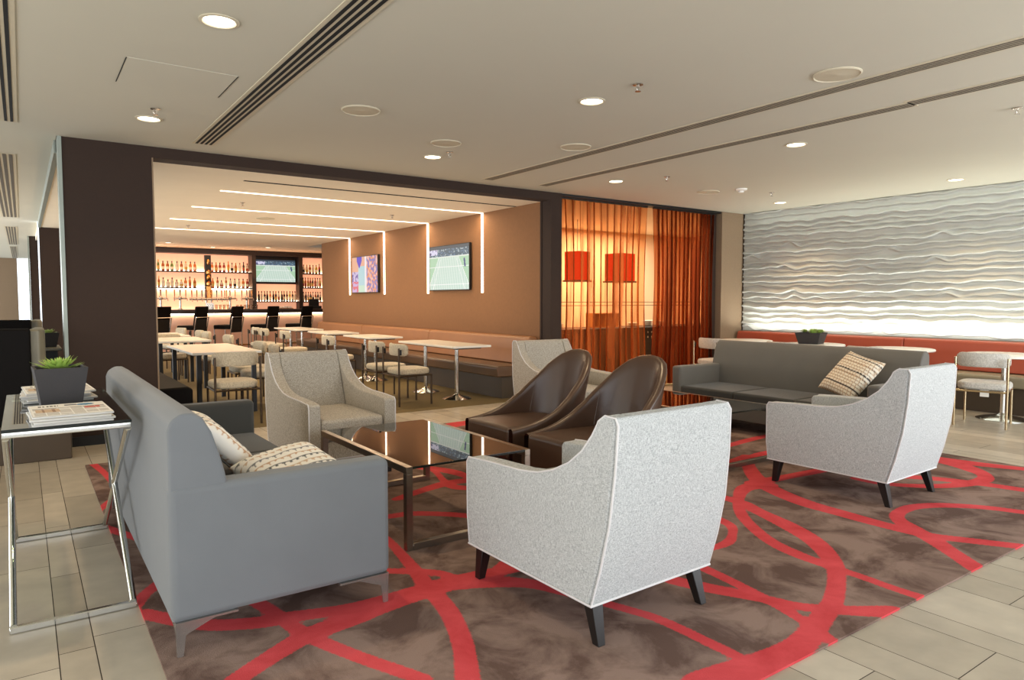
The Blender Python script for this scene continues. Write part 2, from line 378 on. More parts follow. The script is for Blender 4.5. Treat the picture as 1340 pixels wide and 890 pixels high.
# edge beam where the ceiling steps down to the bar
struct(MB().box(.285, .33, YW+.22, 15.8, HB-.01, HC).build('trim_4', 'trim', smooth=False))
struct(MB().box(.3, 1.6, 15.8, 16.0, 0, HC).build('wall_northwest', 'brown', smooth=False))
struct(MB().box(.28, .3, 15.79, 16.0, 0, HC).build('trim_5', 'daylight', smooth=False))  # end trim with a daylight glow put into its material
struct(MB().box(.18, 1.5, 19.5, 19.75, 0, HC).build('wall_northwest', 'brown', smooth=False))
struct(MB().box(.145, .175, 19.48, 19.7, 0, HC).build('trim_6', 'trim', smooth=False))
struct(MB().box(-1.45, -.1, 30, 30.2, 0, HC).build('wall_far', 'brown_l', smooth=False))
struct(MB().box(-3.9, -1.45, 30.05, 30.1, .3, HC-.3).build('window_1', 'daylight', smooth=False))
struct(MB().box(-.1, .6, 30.05, 30.1, .1, HC).build('window_2', 'daylight', smooth=False))
struct(MB().box(-6.5, -3.9, 30, 30.2, 0, HC).build('wall_far', 'brown_l', smooth=False))
# TV wall
struct(MB().box(5.95, 6.14, YW+.22, 16.42, 0, HC).build('wall_east', 'tvwall', smooth=False))
struct(MB().box(5.94, 5.95, YW+.2, YW+.235, 0, HB).build('trim_7', 'brown', smooth=False))
# bar back walls
struct(MB().box(.3, 9, 20.45, 20.6, 0, 2.9).build('wall_bar', 'brown', smooth=False))
struct(MB().box(8.9, 9, 11.2, 20.5, 0, 2.9).build('wall_bar_side', 'cream', smooth=False))
# servery behind the curtains
struct(MB().box(6.14, 13, 11.1, 11.25, 0, 2.9).build('wall_servery', 'cream', smooth=False))
struct(MB().box(12.9, 13, YW+.2, 11.1, 0, 2.9).build('wall_servery_side', 'cream', smooth=False))
struct(MB().box(10.14, 13, YW+.05, YW+.2, 0, 2.9).build('wall_servery_front', 'brown_l', smooth=False))
# south window wall (behind the camera) and west window wall
def window_wall(name, axis, c, a0, a1, n):
    mb = MB(); z0, z1 = .15, 2.6
    def b(u0, u1, w0, w1):
        if axis == 'y': mb.box(u0, u1, c-.08, c+.08, w0, w1)
        else: mb.box(c-.08, c+.08, u0, u1, w0, w1)
    b(a0, a1, 0, z0); b(a0, a1, z1, HC)
    for i in range(n+1):
        u = a0+(a1-a0)*i/n; b(u-.04, u+.04, z0, z1)
    return struct(mb.build(name, 'trim', smooth=False))
window_wall('window_3', 'y', -2.6, -4.6, 10.2, 9)
window_wall('window_4', 'x', -4.6, -2.6, 30, 18)

# white wave relief wall
def wave_wall():
    y0, y1, z0, z1 = -2.5, YW-.02, .84, HC-.004
    ny, nz = 420, 330
    rnd = random.Random(5)
    ridges = []; z = z0+.04
    while z < z1+.05:
        ridges.append((z, rnd.uniform(.010, .020), rnd.uniform(0, 6.28), rnd.uniform(0, 6.28), rnd.random()))
        z += rnd.uniform(.060, .105)
    def wave(y, k):
        z, a, p1, p2, q = ridges[k]
        w = a*.6*math.sin(y*7.3+p1*.35+z*3)+a*.5*math.sin(y*17.3+p2)+.010*math.sin(y*1.3+z*2)
        # occasional crests with a steep flank
        ph = (y*0.92+p1) % 2.1
        if q > .55: w += .042*math.exp(-((ph-1.)/.085)**2)-.018*math.exp(-((ph-.82)/.09)**2)
        return z+w
    vs = []
    for i in range(ny+1):
        y = y0+(y1-y0)*i/ny
        cen = [wave(y, k) for k in range(len(ridges))]
        for j in range(nz+1):
            z = z0+(z1-z0)*j/nz; h = 0
            for k, c in enumerate(cen):
                d = z-c
                if -.05 < d < .09:
                    amp = .9+.3*math.sin(k*2.3+y*.7)
                    h = max(h, amp*math.exp(-(d/(.010 if d < 0 else .034))**2))
            vs.append((10.17-.055*h, y, z))
    fs = [(i*(nz+1)+j, i*(nz+1)+j+1, (i+1)*(nz+1)+j+1, (i+1)*(nz+1)+j) for i in range(ny) for j in range(nz)]
    me = D.meshes.new('wall_wave'); me.from_pydata(vs, [], fs); me.polygons.foreach_set('use_smooth', [True]*len(fs))
    me.materials.append(M['wave']); o = D.objects.new('wall_right', me); COL.objects.link(o); struct(o)
wave_wall()
struct(MB().box(10.18, 10.4, -4.4, YW, 0, HC).build('wall_right', 'white', smooth=False))
struct(MB().box(10.11, 10.18, -4.3, YW-.02, .0, .84).build('wall_right', 'brown_l', smooth=False))

# ------------------------------------------------------------------ rug
STROKES = [
 [(1.91,1.53,0.178),(2.03,1.52,0.169),(2.25,1.5,0.143),(2.45,1.51,0.119),(2.66,1.57,0.1),(2.91,1.65,0.087),(3.17,1.78,0.083),(3.36,1.91,0.098),(3.56,2.13,0.121),(3.69,2.38,0.129),(3.79,2.66,0.106),(3.86,2.83,0.105),(3.86,3.03,0.107)],
 [(4.38,3.03,0.198),(4.17,3.04,0.119),(3.9,2.89,0.073),(3.65,2.68,0.078),(3.47,2.45,0.08),(3.36,2.26,0.087),(3.31,2.09,0.095),(3.29,1.9,0.078)],
 [(3.29,1.84,0.07),(3.29,1.71,0.066),(3.28,1.58,0.064),(3.28,1.44,0.071)],
 [(5.07,3.69,0.084),(4.67,3.35,0.116),(4.37,3.01,0.145),(4.21,2.63,0.151),(4.18,2.31,0.134),(4.17,2.04,0.119),(4.19,1.82,0.106),(4.29,1.64,0.102),(4.42,1.43,0.099)],
 [(5.16,1.64,0.098),(5.06,1.86,0.098),(4.89,2.04,0.102),(4.7,2.13,0.095),(4.51,2.13,0.083),(4.36,2.07,0.089),(4.24,1.93,0.121),(4.14,1.78,0.116),(4.01,1.62,0.104),(3.86,1.44,0.111)],
 [(5.1,2.73,0.095),(5.12,2.53,0.096),(5.31,2.32,0.105),(5.55,2.2,0.111),(5.81,2.16,0.117),(5.99,2.21,0.107),(6.13,2.36,0.16),(6.22,2.54,0.174),(6.28,2.84,0.168)],
 [(6.31,2.85,0.126),(6.31,2.61,0.193),(6.39,2.35,0.16),(6.49,2.1,0.124)],
 [(5.34,2.67,0.102),(5.57,2.4,0.13),(5.7,2.1,0.127),(5.76,1.86,0.123)],
 [(3.42,2.82,0.075),(3.45,2.72,0.086),(3.41,2.58,0.067),(3.3,2.48,0.05),(3.14,2.4,0.065),(2.92,2.4,0.047)],
 [(2.51,2.22,0.099),(2.57,2.08,0.106),(2.65,1.92,0.095),(2.7,1.81,0.084),(2.75,1.7,0.082),(2.87,1.57,0.093),(3.03,1.44,0.121)],
 [(2.76,2.37,0.075),(2.75,2.23,0.073),(2.73,2.06,0.067),(2.7,1.88,0.066),(2.66,1.71,0.061),(2.62,1.58,0.06),(2.56,1.44,0.06)],
 [(1.65,2.79,0.161),(1.76,2.73,0.143),(1.92,2.59,0.103),(2.0,2.41,0.076),(2.05,2.27,0.065),(2.11,2.11,0.063),(2.15,1.96,0.062),(2.16,1.71,0.061),(2.16,1.53,0.062)],
 [(1.64,3.58,0.045),(1.62,3.43,0.056),(1.56,3.07,0.072),(1.51,2.83,0.091),(1.47,2.58,0.09),(1.4,2.36,0.087),(1.33,2.2,0.087),(1.24,2.03,0.091)],
 [(0.55,2.49,0.086),(0.59,2.52,0.089),(0.72,2.6,0.097),(0.87,2.68,0.111),(0.99,2.71,0.127),(1.12,2.73,0.125),(1.26,2.76,0.121),(1.48,2.8,0.149),(1.69,2.8,0.145),(1.83,2.8,0.112),(2.08,2.76,0.083)],
 [(1.36,3.19,0.056),(1.46,3.1,0.066),(1.63,2.95,0.069),(1.68,2.77,0.05)],
 [(1.7,2.73,0.046),(1.82,2.78,0.051),(2.01,2.89,0.056),(2.18,2.95,0.058)],
 [(0.38,3.29,0.083),(0.51,3.1,0.087),(0.62,2.99,0.101),(0.78,2.91,0.109),(0.89,2.89,0.105),(1.1,2.83,0.099),(1.28,2.82,0.098),(1.43,2.83,0.09)],
 [(0.78,3.2,0.07),(0.82,3.08,0.072),(0.85,2.91,0.074),(0.88,2.74,0.074),(0.92,2.6,0.074),(0.99,2.42,0.07),(1.07,2.24,0.069),(1.12,2.13,0.067)],
 [(0.36,3.37,0.057),(0.41,3.49,0.062),(0.48,3.59,0.069),(0.58,3.72,0.065)],
 [(0.43,6.62,0.058),(0.49,6.06,0.048),(0.52,5.18,0.038),(0.52,4.62,0.033)],
 [(0.34,5.07,0.061),(0.41,5.22,0.06),(0.59,5.59,0.068),(0.86,6.09,0.069)],
 [(0.34,4.74,0.058),(0.4,4.58,0.064),(0.52,4.27,0.055),(0.63,3.81,0.047)],
 [(1.49,3.93,0.07),(1.84,3.91,0.089),(2.0,3.86,0.094),(2.23,3.64,0.086),(2.46,3.25,0.078)],
 [(2.54,5.0,0.11),(2.63,4.85,0.126),(2.71,4.67,0.12),(2.73,4.43,0.086),(2.69,4.11,0.102),(2.85,3.77,0.099)],
 [(2.03,4.23,0.079),(2.29,4.33,0.1),(2.51,4.39,0.123),(2.69,4.37,0.125),(2.95,4.3,0.108)],
 [(2.63,4.94,0.06),(2.6,4.72,0.051),(2.51,4.4,0.064),(2.52,4.24,0.111),(2.69,4.11,0.101)],
 [(3.38,6.3,0.201),(3.67,6.41,0.219),(3.97,6.48,0.24),(4.21,6.43,0.183)],
 [(1.89,5.66,0.096),(2.09,5.71,0.131),(2.35,5.73,0.146),(2.74,5.71,0.16),(3.0,5.6,0.133)],
 [(5.02,4.02,0.093),(5.32,4.05,0.094),(5.68,4.1,0.1),(6.09,4.13,0.086)],
 [(4.64,3.52,0.101),(4.96,3.59,0.119),(5.28,3.65,0.122),(5.7,3.63,0.105)],
 [(4.35,3.1,0.124),(4.53,3.08,0.123),(4.75,3.06,0.108),(5.08,3.03,0.111),(5.68,2.98,0.083)],
 [(3.68,3.42,0.057),(4.11,3.51,0.063),(4.56,3.58,0.082),(5.02,3.66,0.114)],
 [(2.38,3.14,0.094),(2.68,3.09,0.093),(3.3,3.06,0.089),(3.8,2.98,0.098)],
]
def cr(P, n=8):
    out = []
    for i in range(len(P)-1):
        a = P[max(i-1, 0)]; b = P[i]; c = P[i+1]; d = P[min(i+2, len(P)-1)]
        for k in range(n):
            t = k/n
            out.append(tuple(.5*((2*b[j])+(-a[j]+c[j])*t+(2*a[j]-5*b[j]+4*c[j]-d[j])*t*t+(-a[j]+3*b[j]-3*c[j]+d[j])*t**3) for j in range(3)))
    out.append(P[-1]); return out
def rug():
    X0, X1, Y0, Y1, T = .378, 6.58, 1.447, 6.58, .010
    st = .025; nx = int((X1-X0)/st); ny = int((Y1-Y0)/st)
    d = [[1.]*(ny+1) for _ in range(nx+1)]
    for s in STROKES:
        P = cr(s)
        for a, b in zip(P, P[1:]):
            r = .16
            i0 = max(0, int((min(a[0], b[0])-r-X0)/(X1-X0)*nx)); i1 = min(nx, int((max(a[0], b[0])+r-X0)/(X1-X0)*nx)+1)
            j0 = max(0, int((min(a[1], b[1])-r-Y0)/(Y1-Y0)*ny)); j1 = min(ny, int((max(a[1], b[1])+r-Y0)/(Y1-Y0)*ny)+1)
            dx, dy = b[0]-a[0], b[1]-a[1]; L = dx*dx+dy*dy+1e-9
            for i in range(i0, i1+1):
                x = X0+(X1-X0)*i/nx; row = d[i]
                for j in range(j0, j1+1):
                    y = Y0+(Y1-Y0)*j/ny
                    t = max(0., min(1., ((x-a[0])*dx+(y-a[1])*dy)/L))
                    v = math.hypot(x-a[0]-dx*t, y-a[1]-dy*t)-(a[2]+(b[2]-a[2])*t)/2
                    if v < row[j]: row[j] = v
    vs = []; dv = []
    for i in range(nx+1):
        for j in range(ny+1):
            vs.append((X0+(X1-X0)*i/nx, Y0+(Y1-Y0)*j/ny, T)); dv.append(d[i][j])
    fs = [(i*(ny+1)+j, (i+1)*(ny+1)+j, (i+1)*(ny+1)+j+1, i*(ny+1)+j+1) for i in range(nx) for j in range(ny)]
    k = len(vs)
    # skirt down to the floor
    ring = [i*(ny+1) for i in range(nx+1)]+[nx*(ny+1)+j for j in range(1, ny+1)]+[i*(ny+1)+ny for i in range(nx-1, -1, -1)]+[j for j in range(ny-1, 0, -1)]
    for v in ring: x, y, z = vs[v]; vs.append((x, y, .0005)); dv.append(dv[v])
    n = len(ring)
    for q in range(n): fs.append((ring[q], k+q, k+(q+1) % n, ring[(q+1) % n]))
    me = D.meshes.new('rug'); me.from_pydata(vs, [], fs)
    at = me.attributes.new('band', 'FLOAT', 'POINT'); at.data.foreach_set('value', dv)
    me.materials.append(M['rug']); o = D.objects.new('rug', me); COL.objects.link(o)
    tag(o, 'large mottled brown rug with looping red bands under the lounge seating', 'rug')
rug()
RZ = .010

# ------------------------------------------------------------------ sofas (local: length x, front +y, back outer face at y=0)
def make_sofa(label):
    t = thing('sofa', label, 'sofa'); L = 2.31; h = L/2
    prof = [(.0, .13), (.0, .86), (.012, .895), (.05, .92), (.09, .918), (.125, .895), (.155, .84), (.18, .76), (.20, .68), (.215, .60), (.225, .42), (.235, .13)]
    MB().prism(prof, -h+.010, h-.010, 'x', .014, 3).build('backrest', 'sofa', t)
    for s in (-1, 1):
        a, b = (h-.125, h) if s > 0 else (-h, -h+.125)
        MB().box(a, b, -.004, .885, .13, .645, .030, 4).build('armrest', 'sofa', t)
    MB().box(-h+.126, h-.126, .237, .87, .13, .27, .012, 2).build('base', 'sofa', t)
    for k in range(3):
        w = (L-.252)/3; a = -h+.126+k*w
        c = MB().box(a+.002, a+w-.002, .237, .88, .272, .425, .035, 4, cuts=5, xf=lambda v: (v.x, v.y, v.z+(.012*math.cos((v.x-a-w/2)/w*3)*math.cos((v.y-.56)/.64*3) if v.z > .3 else 0)))
        c.build('seat_cushion', 'seat_and_shade', t)
    for sx in (-1, 1):
        for y, sy in ((.035, 1), (.85, -1)):
            x = sx*(h-.03)
            mb = MB()
            mb.box(min(x, x-sx*.13), max(x, x-sx*.13), y-.03, y+.03, .124, .132)
            mb.box(x-.03, x+.03, min(y-sy*.025, y+sy*.20), max(y-sy*.025, y+sy*.20), .124, .132)
            mb.prism([(y-sy*.02, 0), (y+sy*.0, 0), (y+sy*.010, .08), (y+sy*.12, .125), (y-sy*.026, .125)], x+sx*.018, x+sx*.026, 'x')
            mb.prism([(x+sx*.026, 0), (x+sx*.006, 0), (x-sx*.004, .08), (x-sx*.1, .125), (x+sx*.028, .125)], y-sy*.022, y-sy*.014, 'y')
            mb.build('leg', 'chromeleg', t, smooth=False)
    return t
sofaA = make_sofa('slate grey sofa in the foreground seen from behind, beside the glass console')
sofaA.location = (.42, 3.945, RZ); sofaA.rotation_euler = (0, 0, -PI/2)
sofaD = dup(sofaA, (6.78, 4.125, RZ), PI/2, 'grey sofa facing us in front of the round white tables'); sofaD.scale = (1, 1, .955); remat(sofaD, 'sofa', 'sofa_shaded')
_far = [c for c in sofaA.children if c.name.startswith('armrest')][0]; _far.data = _far.data.copy(); _far.data.materials[0] = M['seat_and_shade']  # shade inside the far armrest painted with the dark seat wool

# ------------------------------------------------------------------ tweed armchairs (local front +y, origin centre)
def make_armchair(label):
    t = thing('armchair', label, 'armchair'); W = .352
    def xf(v):
        u = max(0., min(1., (.5-v.y)/1.0)); q = max(0, v.z-.16)/.75
        w = -.012*u*q+.012*u*(1-q)-.006*(1-q)*(1-u)
        return (v.x*(1+w/.352), v.y, v.z)
    side = [(.485, .165), (.50, .30), (.50, .565), (.485, .588), (.33, .597), (.08, .604), (-.04, .618), (-.14, .648), (-.235, .695), (-.31, .755), (-.365, .825), (-.40, .885), (-.43, .908), (-.485, .905), (-.50, .88), (-.492, .70), (-.47, .50), (-.43, .32), (-.385, .165)]
    for s in (-1, 1):
        a, b = sorted((s*W, s*(W-.095)))
        sd = [(max(y, min(y, 0) if y > -.38 else y+.013), z) for y, z in side]
        ar = MB().prism(sd, a, b, 'x', .012, 3, xf).build('armrest', 'tweed', t)
        # piping along the outer seams
        pts = []
        for y, z in side+side[:1]: pts.append(xf(Vector((s*(W-.004), y, z))))
        MB().tube([Vector(p)+Vector((0, 0, 0)) for p in pts[:-1]], .0045, 6, closed=True).build('piping', 'piping', ar, wn=False)
    bk = [(-.20, .30), (-.265, .50), (-.36, .80), (-.395, .885), (-.42, .905), (-.480, .905), (-.487, .88), (-.479, .70), (-.457, .50), (-.417, .32), (-.372, .165), (-.20, .165)]
    ob = [(-.474, .908), (-.485, .906), (-.50, .88), (-.492, .70), (-.47, .50), (-.43, .32), (-.385, .165), (-.3735, .165), (-.4185, .32), (-.4585, .50), (-.4805, .70), (-.4885, .88)]
    MB().prism(ob, -W+.003, W-.003, 'x', .004, 2, xf).build('outer_back', 'tweed', t)
    def xfb(v):
        r = xf(v); b = .012*(1-(v.x/.27)**2) if v.z > .86 else 0
        f = .03*(1-(v.x/.27)**2) if v.y > -.40 and .35 < v.z < .84 else 0
        return (r[0], r[1]+f*.6, r[2]+b)
    mb = MB(); mb.prism(bk, -(W-.096), W-.096, 'x', .010, 3, xfb); mb.build('backrest', 'tweed', t)
    MB().box(-(W-.098), W-.098, -.22, .478, .165, .30, .008, 2, xf).build('seat_base', 'tweed', t)
    MB().box(-(W-.1), W-.1, -.26, .492, .302, .462, .03, 4, cuts=5, xf=lambda v: (xf(v)[0], v.y, v.z+(.014*(1-(v.x/.27)**2)*(1-((v.y-.12)/.38)**2) if v.z > .4 else 0))).build('seat_cushion', 'tweed', t)
    mbp = MB()
    for z in (.166,):
        mbp.tube([xf(Vector(p)) for p in ((-W, .487, z), (W, .487, z), (W, -.387, z), (-W, -.387, z))], .005, 6, closed=True)
    mbp.build('piping', 'piping', t, wn=False)
    for sx in (-1, 1):
        for y, dy in ((.42, .02), (-.33, -.05)):
            x = sx*.30
            def lx(v, x=x, sx=sx, y=y, dy=dy):
                q = 1-v.z/.165; k = 1-.38*q
                return (x+(v.x-x)*k+sx*.012*q, y+(v.y-y)*k+dy*q, v.z)
            MB().box(x-.029, x+.029, y-.029, y+.029, 0, .167, .003, 1, lx).build('leg', 'wood_black', t)
    return t
chB = make_armchair('pale grey tweed armchair in the foreground seen from behind, before the glass coffee table')
chB.location = (2.095, 2.35, RZ); chB.rotation_euler = (0, 0, R(1.8))
dup(chB, (4.86, 2.61, RZ), R(1.5), 'pale grey tweed armchair seen from behind, at the right before the far grey sofa')
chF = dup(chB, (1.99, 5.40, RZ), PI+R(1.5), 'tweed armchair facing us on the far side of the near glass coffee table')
remat(chF, 'tweed', 'tweed_warmlit')
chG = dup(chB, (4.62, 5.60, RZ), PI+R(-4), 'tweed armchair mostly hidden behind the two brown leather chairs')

remat(chG, 'tweed', 'tweed_warmlit')
# ------------------------------------------------------------------ brown leather tub chairs (local front +y)
def make_tub(label):
    t = thing('tub_chair', label, 'armchair')
    W = .325; T = .055
    # plan curve: front left -> round the back -> front right, arclength parametrised
    raw = []
    for k in range(7): raw.append((-W+.012*(1-k/6), .38-.36*k/6))
    for k in range(1, 24):
        a = PI+PI*k/24; ca, sa = math.cos(a), math.sin(a)
        raw.append((W*math.copysign(abs(ca)**.8, ca),   .02-.40*abs(sa)**.85))
    for k in range(7): raw.append((W-.012*(k/6), .02+.36*k/6))
    L = [0]
    for a, b in zip(raw, raw[1:]): L.append(L[-1]+math.hypot(b[0]-a[0], b[1]-a[1]))
    def plan(u):
        s = u*L[-1]
        for i in range(len(raw)-1):
            if L[i+1] >= s-1e-9:
                q = (s-L[i])/(L[i+1]-L[i]); a, b = raw[i], raw[i+1]
                return a[0]+(b[0]-a[0])*q, a[1]+(b[1]-a[1])*q
        return raw[-1]
    HK = [(0, .452), (.10, .462), (.2, .478), (.3, .505), (.4, .55), (.5, .625), (.6, .735), (.7, .842), (.8, .914), (.9, .949), (1, .958)]
    def hgt(u):
        s = 1-abs(2*u-1)
        for a, b in zip(HK, HK[1:]):
            if s <= b[0]+1e-9:
                q = (s-a[0])/(b[0]-a[0]); return a[1]+(b[1]-a[1])*q
        return HK[-1][1]
    def nrm(u):
        a, b = plan(max(0, u-.01)), plan(min(1, u+.01)); dx, dy = b[0]-a[0], b[1]-a[1]; l = math.hypot(dx, dy)
        return (-dy/l, dx/l)      # points inward
    Z0 = .14; nu = 72
    sec = []
    for k in range(12): sec.append(('o', k/11))
    for k in range(1, 6): sec.append(('t', k/6))
    for k in range(12): sec.append(('i', 1-k/11))
    def f(i, j):
        u = min(max(i, 0), 1); x, y = plan(u); nx_, ny_ = nrm(u); h = hgt(u)-T*.45
        kind, q = sec[min(len(sec)-1, int(round(j*(len(sec)-1))))]
        if kind == 'o': off, z = 0, Z0+(h-Z0)*q
        elif kind == 'i': off, z = T, Z0+(h-Z0)*q
        else: off, z = T/2-T/2*math.cos(PI*q), h+T*.45*math.sin(PI*q)
        lean = max(0, z-.40)**1.1*.27*max(0., min(1, (.10-y)/.30))
        return (x+nx_*off, y+ny_*off-lean, z)
    mb = MB(); mb.grid(f, nu, len(sec)-1)
    # end caps at the arm fronts
    bm = mb.bm; bm.verts.ensure_lookup_table(); m = len(sec)
    bmesh.ops.remove_doubles(bm, verts=bm.verts, dist=1e-5)
    bed = [e for e in bm.edges if len(e.link_faces) == 1]
    bmesh.ops.holes_fill(bm, edges=bed, sides=0)
    sh = mb.build('shell', 'leather', t, wn=False, ang=50, recalc=True)
    # seams on the inner back
    for u in (.30, .70):
        x, y = plan(u); n = nrm(u); pts = []
        for k in range(9):
            z = .46+(hgt(u)-.03-.46)*k/8; lean = max(0, z-.40)**1.1*.27*max(0., min(1, (.10-y)/.30))
            pts.append((x+n[0]*(T+.0005), y+n[1]*(T+.0005)-lean, z))
        MB().tube(pts, .0025, 5).build('seam', 'leather', sh, wn=False)
    # top piping
    pts = []
    for k in range(61):
        u = k/60; x, y = plan(u); n = nrm(u); z = hgt(u)-.004; lean = max(0, z-.40)**1.1*.27*max(0., min(1, (.10-y)/.30))
        pts.append((x+n[0]*T*.92, y+n[1]*T*.92-lean, z-.010))
    MB().tube(pts, .004, 5).build('piping', 'leather', sh, wn=False)
    # seat cushion
    def sx(v):
        k = max(0, min(1, (.06-v.y)/.30)); w = 1-.32*k*k
        dz = .016*(1-(v.x/.28)**2)*(1-((v.y-.1)/.34)**2) if v.z > .40 else 0
        return (v.x*w, v.y, v.z+dz)
    MB().box(-W+T+.004, W-T-.004, -.24, .395, .23, .455, .03, 4, sx, cuts=6).build('seat_cushion', 'leather', t)
    MB().box(-W+T+.004, W-T-.004, -.22, .37, .14, .228, .006, 1, sx, cuts=3).build('seat_base', 'leather', t)
    for a in (-1, 1):
        for y, dy in ((.33, .0), (-.2, -.04)):
            x = a*(W-.045 if y > 0 else W-.11)
            def lx(v, x=x, y=y, dy=dy):
                q = 1-v.z/.142; return (x+(v.x-x)*(1-.3*q), y+(v.y-y)*(1-.3*q)+dy*q, v.z)
            MB().box(x-.024, x+.024, y-.024, y+.024, 0, .142, .002, 1, lx).build('leg', 'wood_black', t)
    return t
tub = make_tub('dark brown leather tub chair, the nearer of the two side by side')
tub.location = (3.11, 3.42, RZ); tub.rotation_euler = (0, 0, PI/2)
dup(tub, (3.11, 4.18, RZ), PI/2, 'dark brown leather tub chair, the farther of the two side by side')

# ------------------------------------------------------------------ glass coffee tables (local: origin centre)
def make_coffee(label):
    t = thing('coffee_table', label, 'coffee table'); a, b, H, w = .39, .645, .455, .038
    for s in (-1, 1): MB().box(s*a-w/2, s*a+w/2, -b, b, H-w, H, .002, 1).build('top_rail', 'steel', t)
    for sx in (-1, 1):
        for sy in (-1, 1):
            MB().box(sx*a-w/2, sx*a+w/2, sy*(b-w/2)-w/2, sy*(b-w/2)+w/2, 0, H-w, .002, 1).build('leg', 'steel', t)
    for sy in (-1, 1): MB().box(-a+w/2, a-w/2, sy*(b-w/2)-w/2, sy*(b-w/2)+w/2, 0, w, .002, 1).build('bottom_rail', 'steel', t)
    MB().box(-a+w/2+.001, a-w/2-.001, -b+.002, b-.002, H-.012, H-.0005).build('glass_top', 'glass', t, smooth=False)
    for sy in (-1, 1): MB().box(-a+w/2+.001, a-w/2-.001, min(sy*b, sy*(b-.002)), max(sy*b, sy*(b-.002)), H-.013, H-.001).build('glass_edge', 'glass_edge', t, smooth=False)
    return t
ct = make_coffee('glass coffee table with square metal frame between the grey sofa and the leather chairs')
ct.location = (2.045, 3.94, RZ)
dup(ct, (4.78, 4.11, RZ), 0, 'glass coffee table partly hidden behind the right-hand armchair')

# ------------------------------------------------------------------ console table at the left edge
def make_console():
    x0, x1, y0, y1, H = -.085, .372, 3.40, 4.72, .835
    t = thing('console_table', 'tall glass and chrome console table with crossed legs at the left edge', 'table', ((x0+x1)/2, (y0+y1)/2, 0))
    cx, cy = (x0+x1)/2, (y0+y1)/2; a, b = (x1-x0)/2, (y1-y0)/2; w = .026
    fr = MB()
    fr.box(-a, a, -b, -b+w, H-.036, H-.012, .004, 2); fr.box(-a, a, b-w, b, H-.036, H-.012, .004, 2)
    fr.box(-a, -a+w, -b+w, b-w, H-.036, H-.012, .004, 2); fr.box(a-w, a, -b+w, b-w, H-.036, H-.012, .004, 2)
    fr.build('top_frame', 'chrome', t)
    MB().box(-a, a, -b, b, H-.012, H-.0005).build('glass_top', 'glass_c', t, smooth=False)
    MB().box(-a-.001, a+.001, -b-.001, -b+.001, H-.012, H).build('glass_edge', 'glass_edge', t, smooth=False); MB().box(a-.001, a+.001, -b+.0015, b, H-.012, H).build('glass_edge', 'glass_edge', t, smooth=False)
    for s in (-1, 1):
        x = s*(a-w/2)
        MB().tube([(x, -b+w/2, H-.036), (x, -.012, H/2+.01), (x, .012, H/2-.02), (x, b-w/2, .026)], w*.55, 10).build('leg', 'chrome', t, wn=False)
        MB().tube([(x, b-w/2, H-.036), (x, .012, H/2+.01), (x, -.012, H/2-.02), (x, -b+w/2, .026)], w*.55, 10).build('leg', 'chrome', t, wn=False)
    for s in (-1, 1): MB().box(-a, a, s*(b-w/2)-w/2, s*(b-w/2)+w/2, .0, .028, .003, 1).build('foot_rail', 'chrome', t)
    return t
console = make_console(); CT = .835

# ------------------------------------------------------------------ succulents
def rosette(mb, c, n_rings, r0, r1, lift, w, seed=1, cnt=9):
    rnd = random.Random(seed)
    for k in range(n_rings):
        f = k/(max(1, n_rings-1)); L = r1+(r0-r1)*f; n = cnt+int(3*(1-f))
        for q in range(n):
            a = 2*PI*(q+.5*(k % 2))/n+rnd.uniform(-.12, .12); el = lift*(.25+f*.95)+rnd.uniform(-.08, .08); l = L*rnd.uniform(.85, 1.1)
            ca, sa = math.cos(a), math.sin(a); t = bmesh.new(); S = 6; A = []
            for i in range(S+1):
                u = i/S; ww = w*(math.sin(PI*min(1, u*.85+.12))**.8)*(1-u**3); rr = l*u*math.cos(el*(1-.2*u)); zz = l*u*math.sin(el)+.012*u*u
                row = []
                for sgn, dz in ((-1, .004), (0, -.004), (1, .004), (0, .010)):
                    row.append(t.verts.new((c[0]+ca*rr-sa*ww*sgn, c[1]+sa*rr+ca*ww*sgn, c[2]+zz+dz*(1-u))))
                A.append(row)
            for i in range(S):
                for m_ in range(4): t.faces.new((A[i][m_], A[i][(m_+1) % 4], A[i+1][(m_+1) % 4], A[i+1][m_]))
            bmesh.ops.remove_doubles(t, verts=t.verts, dist=1e-4); mb._add(t)
def make_planter(name, label, loc, rz, top, bot, h, lf, kind):
    t = thing(name, label, 'plant', loc, rz)
    mb = MB(); T, B = top/2, bot/2; th = .012
    def fr(a, b): return [(a, a), (-a, a), (-a, -a), (a, -a)], b
    bm = bmesh.new(); rings = []
    for r, z in ((B, 0), (T, h), (T-th, h), (T-th-.006, h-.03)):
        rings.append([bm.verts.new((sx*r, sy*r, z)) for sx, sy in ((-1, -1), (1, -1), (1, 1), (-1, 1))])
    bm.faces.new(rings[0][::-1])
    for a, b in zip(rings, rings[1:]):
        for i in range(4): bm.faces.new((a[i], a[(i+1) % 4], b[(i+1) % 4], b[i]))
    bmesh.ops.bevel(bm, geom=[e for e in bm.edges if len(e.link_faces) == 2 and e.calc_face_angle() > .5], offset=.003, segments=2, affect='EDGES')
    mb._add(bm); mb.build('pot', 'planter', t)
    MB().box(-T+th+.006, T-th-.006, -T+th+.006, T-th-.006, h-.05, h-.028).build('soil', 'soil', t, smooth=False)
    p = MB()
    if kind == 0: rosette(p, (0, 0, h-.022), 5, top*.20, top*.54, 1.15, .017, 4, 11)
    else:
        rnd = random.Random(9)
        for i in range(9):
            rosette(p, (rnd.uniform(-T*.72, T*.72), rnd.uniform(-T*.6, T*.6), h-.022+rnd.uniform(0, .04)), 3, .03, .075, 1.1, .016, i, 7)
    p.build('leaves', lf, t, wn=False)
    return t
make_planter('potted_succulent', 'square black planter with spiky green succulent on the glass console table', (.135, 3.93, CT+.001), R(3),   .212, .155, .20, 'leaf', 0)

